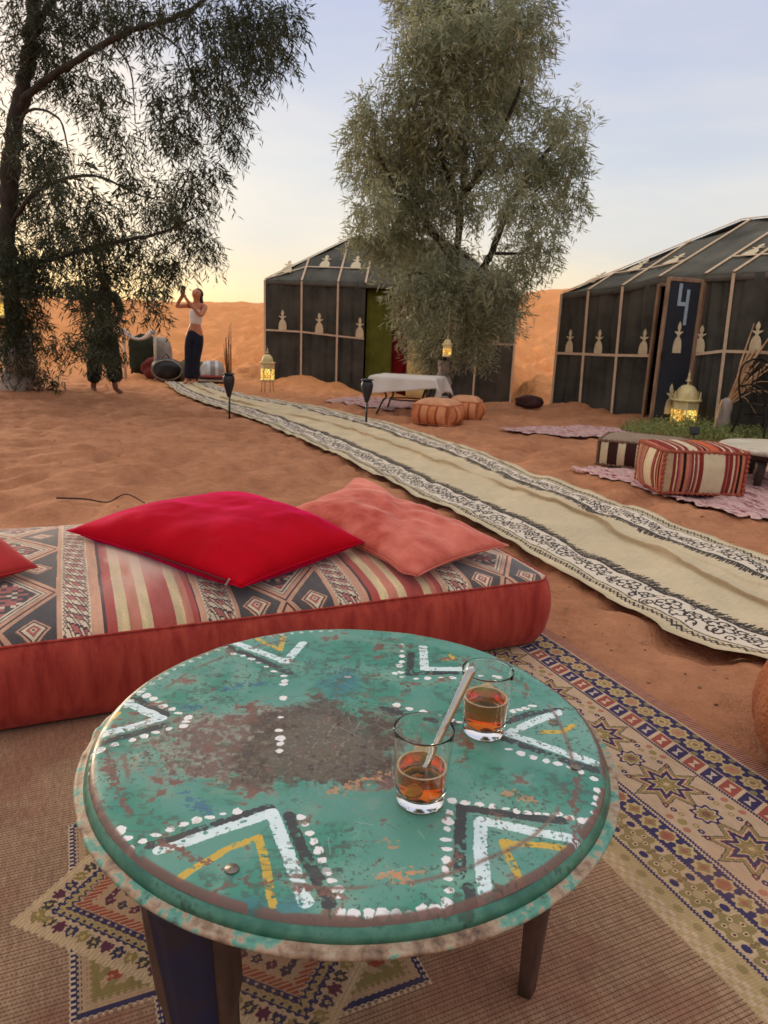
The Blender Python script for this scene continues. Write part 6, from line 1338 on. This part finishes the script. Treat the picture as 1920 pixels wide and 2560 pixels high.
# ================================================================== SMALL LITTER ON THE SAND
tw = spline([(-2.0, 4.20, gz(-2, 4.2) + .02), (-1.86, 4.28, gz(-1.86, 4.28) + .045), (-1.73, 4.31, gz(-1.73, 4.31) + .035), (-1.60, 4.27, gz(-1.6, 4.27) + .045), (-1.48, 4.26, gz(-1.48, 4.26) + .012)], 6)
tag(tube('twig', [tuple(p) for p in tw], list(np.linspace(.006, .003, len(tw))), M_BARK, None, 6), 'thin bent twig lying on the sand behind the mattress', 'twig')
rg = np.random.default_rng(8); bm = bmesh.new()
for k in range(260):
    if k < 150: y = rg.uniform(1.7, 4.6); x = rg.uniform(.25, .85) * y
    else: y = rg.uniform(3.3, 11); x = rg.uniform(-.6, .6) * y
    u_, v_ = to_uv(x, y)
    if (u_ < 1.66 and v_ < 3.2): continue
    s = rg.uniform(.002, .005) * (1 + y * .12); bm_ = bmesh.ops.create_icosphere(bm, subdivisions=1, radius=s)
    for v in bm_['verts']: v.co = Vector((v.co.x * rg.uniform(.8, 1.8), v.co.y * rg.uniform(.8, 1.4), v.co.z * .6)) + Vector((x, y, gz(x, y) + s * .2))
tag(obj('pebbles', bm, mat('pebble', S(70, 48, 36), .9, .5, 60, S(150, 110, 84))), 'tiny stones and crumbs scattered over the sand', None, None, 'stuff')

rg = np.random.default_rng(31); n_ = 260; yy_ = rg.uniform(2.2, 12, n_); xx_ = rg.uniform(-.5, .5, n_) * yy_ + .4; u_, v_ = to_uv(xx_, yy_); k_ = ~((u_ < 1.68) & (v_ < 3.2)); xx_, yy_ = xx_[k_], yy_[k_]; n_ = len(xx_)
an_ = rg.uniform(0, 6.28, n_); ln_ = rg.uniform(.03, .10, n_); wd_ = rg.uniform(.003, .006, n_); zc = ground(xx_, yy_) + .006; dx_, dy_ = np.cos(an_) * ln_ / 2, np.sin(an_) * ln_ / 2; ex, ey = -np.sin(an_) * wd_, np.cos(an_) * wd_; lift = rg.uniform(0, .014, n_)
V_ = np.stack([np.stack([xx_ - dx_, yy_ - dy_, zc], -1), np.stack([xx_ + ex, yy_ + ey, zc + lift], -1), np.stack([xx_ + dx_, yy_ + dy_, zc + .003], -1), np.stack([xx_ - ex, yy_ - ey, zc + lift], -1)], 1)
tag(obj('fallen_leaves', mesh_np('fallen_leaves', V_.reshape(-1, 3), np.arange(n_ * 4).reshape(-1, 4), False), mat('dry_leaf', S(96, 70, 46), .8, .4, 30, S(146, 112, 74))), 'dry narrow leaves fallen on the sand', None, None, 'stuff')

# ================================================================== PEOPLE
M_SKIN = mat('skin', S(190, 122, 92), .55, .08, 10, spec=.35); M_SKD = mat('skin_tan', S(120, 76, 58), .6, .08, 10, spec=.3)
M_HAIR = mat('brown_hair', S(60, 42, 32), .6, .25, 30, stretch=(6, 6, 1)); M_TOP = mat('white_top', S(232, 226, 226), .85, .08, 8); M_PANT = mat('navy_trousers', S(26, 28, 44), .85, .2, 6); M_PHONE = mat('phone_black', S(20, 20, 24), .25, .1, 10, spec=.6)
def fingers(J, E, hand, ax, side, curl):
    ax = Vector(ax).normalized(); side = Vector(side).normalized(); h_ = Vector(J[hand][:3])
    for k, ln in enumerate((.058, .068, .072, .064)):
        o_ = side * (k - 1.5) * .02; a = h_ + o_ * .6; b_ = h_ + ax * .045 + o_; c_ = b_ + (ax * .75 + Vector(curl) * .5).normalized() * ln * .55; d_ = c_ + (ax * .3 + Vector(curl)).normalized() * ln * .45
        i = len(J); J += [(*b_, .0095), (*c_, .0085), (*d_, .007)]; E += [(hand, i), (i, i + 1), (i + 1, i + 2)]
    b_ = h_ - side * .035 + ax * .01; c_ = b_ - side * .02 + ax * .035; i = len(J); J += [(*b_, .011), (*c_, .009)]; E += [(hand, i), (i, i + 1)]
wm = thing('person', 'woman in a white strapless top and navy trousers holding up a phone', 'person', (-3.70, 13.55, gz(-3.7, 13.55) + .035)); wm.scale = (1.13, 1.1, 1.0)
J = [(.055, 0, .97, .115, .10), (.07, 0, 1.11, .105, .085), (.09, 0, 1.30, .125, .10), (.10, 0, 1.455, .085, .065), (.10, -.01, 1.53, .047), (.105, -.03, 1.595, .066, .074), (.105, -.02, 1.675, .078, .092), (.105, -.01, 1.745, .06, .07),
     (-.05, 0, 1.44, .048), (-.20, -.12, 1.41, .037), (-.075, -.235, 1.585, .026), (-.055, -.25, 1.635, .026, .034),
     (.25, 0, 1.44, .050), (.205, -.16, 1.25, .039), (.0, -.25, 1.545, .026), (-.025, -.265, 1.61, .026, .034),
     (-.02, 0, .92, .095), (-.03, -.04, .50, .06), (-.085, 0, .09, .04), (-.115, -.11, .03, .034),
     (.125, 0, .92, .095), (.06, -.03, .50, .06), (.005, .03, .09, .04), (.0, -.09, .03, .034), (.098, -.115, 1.645, .016), (.185, -.01, 1.66, .016), (.03, -.02, 1.66, .014)]
E = [(0, 1), (1, 2), (2, 3), (3, 4), (4, 5), (5, 6), (6, 7), (3, 8), (8, 9), (9, 10), (10, 11), (3, 12), (12, 13), (13, 14), (14, 15), (0, 16), (16, 17), (17, 18), (18, 19), (0, 20), (20, 21), (21, 22), (22, 23), (6, 24), (6, 25), (6, 26)]
fingers(J, E, 11, (.15, 0, 1), (.3, 1, 0), (.6, -.4, .2)); fingers(J, E, 15, (-.15, 0, 1), (.3, 1, 0), (-.6, -.4, .2))
skin('body', J, E, M_SKIN, wm)
skin('top', [(.072, 0, 1.09, .116, .098), (.08, 0, 1.17, .122, .10), (.088, 0, 1.29, .146, .122), (.094, 0, 1.41, .138, .105)], [(0, 1), (1, 2), (2, 3)], M_TOP, wm)
skin('trousers', [(.06, 0, 1.045, .120, .10), (.055, 0, .95, .140, .118), (-.015, 0, .86, .118), (-.03, -.03, .52, .088), (-.07, 0, .10, .095, .085), (.12, 0, .86, .118), (.065, -.02, .52, .088), (.015, .03, .10, .095, .085)], [(0, 1), (1, 2), (2, 3), (3, 4), (1, 5), (5, 6), (6, 7)], M_PANT, wm, root=1)
skin('hair', [(.105, -.012, 1.772, .078), (.112, .04, 1.70, .104, .09), (.13, .06, 1.58, .075, .06), (.165, .05, 1.46, .05, .04), (.19, .01, 1.62, .03)], [(0, 1), (1, 2), (2, 3), (1, 4)], M_HAIR, wm)
for s in (-1, 1): lathe('eye', [(0, .011), (.008, .008), (.011, 0), (0, -.006)], M_PHONE, wm, 10, (.105 + s * .032, -.098, 1.668)).rotation_euler = (PI / 2, 0, 0)
tag(box('phone', Vector((-3.745, 13.255, wm.location.z + 1.69)), (.078, .010, .155), M_PHONE, None, Matrix.Rotation(.12, 3, 'Y') @ Matrix.Rotation(.4, 3, 'Z'), .004), 'black phone held up in front of the face of the woman in white', 'phone')
pn = thing('person', 'person in loose dark clothes walking barefoot behind the hanging branches', 'person', (-4.43, 11.25, gz(-4.43, 11.25)), R(8))
J = [(0, 0, 1.0, .13, .11), (.01, 0, 1.18, .13, .105), (.02, 0, 1.36, .16, .115), (.03, 0, 1.53, .10, .075), (.05, -.01, 1.60, .055), (.07, -.02, 1.67, .072, .08), (.07, -.01, 1.755, .085, .098), (.07, 0, 1.825, .066, .075),
     (-.16, .0, 1.50, .06), (-.22, .02, 1.22, .046), (-.12, -.16, 1.10, .032), (-.05, -.2, 1.10, .03, .036), (.22, 0, 1.50, .06), (.27, .0, 1.22, .046), (.20, -.16, 1.06, .032), (.16, -.2, 1.05, .03, .036),
     (-.08, 0, .93, .10), (-.13, -.03, .52, .068), (-.20, 0, .09, .042), (-.13, -.13, .035, .036), (.09, 0, .93, .10), (.11, -.02, .52, .068), (.12, .06, .09, .042), (.24, -.06, .035, .036), (.085, -.118, 1.72, .017), (.155, -.005, 1.73, .016), (-.015, -.005, 1.73, .016)]
E = [(0, 1), (1, 2), (2, 3), (3, 4), (4, 5), (5, 6), (6, 7), (3, 8), (8, 9), (9, 10), (10, 11), (3, 12), (12, 13), (13, 14), (14, 15), (0, 16), (16, 17), (17, 18), (18, 19), (0, 20), (20, 21), (21, 22), (22, 23), (6, 24), (6, 25), (6, 26)]
fingers(J, E, 11, (.9, -.4, 0), (0, 0, 1), (.2, .3, -.4)); fingers(J, E, 15, (-.9, -.4, 0), (0, 0, 1), (-.2, .3, -.4))
skin('body', J, E, M_SKD, pn)
M_DKC = mat('dark_tunic', S(44, 46, 34), .9, .25, 6); M_DKP = mat('black_trousers', S(16, 15, 18), .9, .2, 6)
skin('tunic', [(.0, 0, .82, .235, .16), (.0, 0, 1.02, .19, .145), (.01, 0, 1.2, .165, .13), (.02, 0, 1.38, .185, .135), (.03, 0, 1.54, .11, .085), (-.16, 0, 1.50, .078), (-.225, .02, 1.22, .068), (.22, 0, 1.50, .078), (.275, 0, 1.22, .068)], [(0, 1), (1, 2), (2, 3), (3, 4), (4, 5), (5, 6), (4, 7), (7, 8)], M_DKC, pn, root=3)
skin('trousers', [(0, 0, 1.0, .15, .125), (-.09, 0, .86, .13), (-.14, -.02, .52, .12), (-.19, 0, .16, .15, .12), (.10, 0, .86, .13), (.12, -.01, .52, .125), (.14, .05, .18, .165, .13)], [(0, 1), (1, 2), (2, 3), (0, 4), (4, 5), (5, 6)], M_DKP, pn)
skin('hair', [(.07, .01, 1.845, .07), (.065, .05, 1.76, .10, .09), (.06, .05, 1.62, .075, .06)], [(0, 1), (1, 2)], M_HAIR, pn)
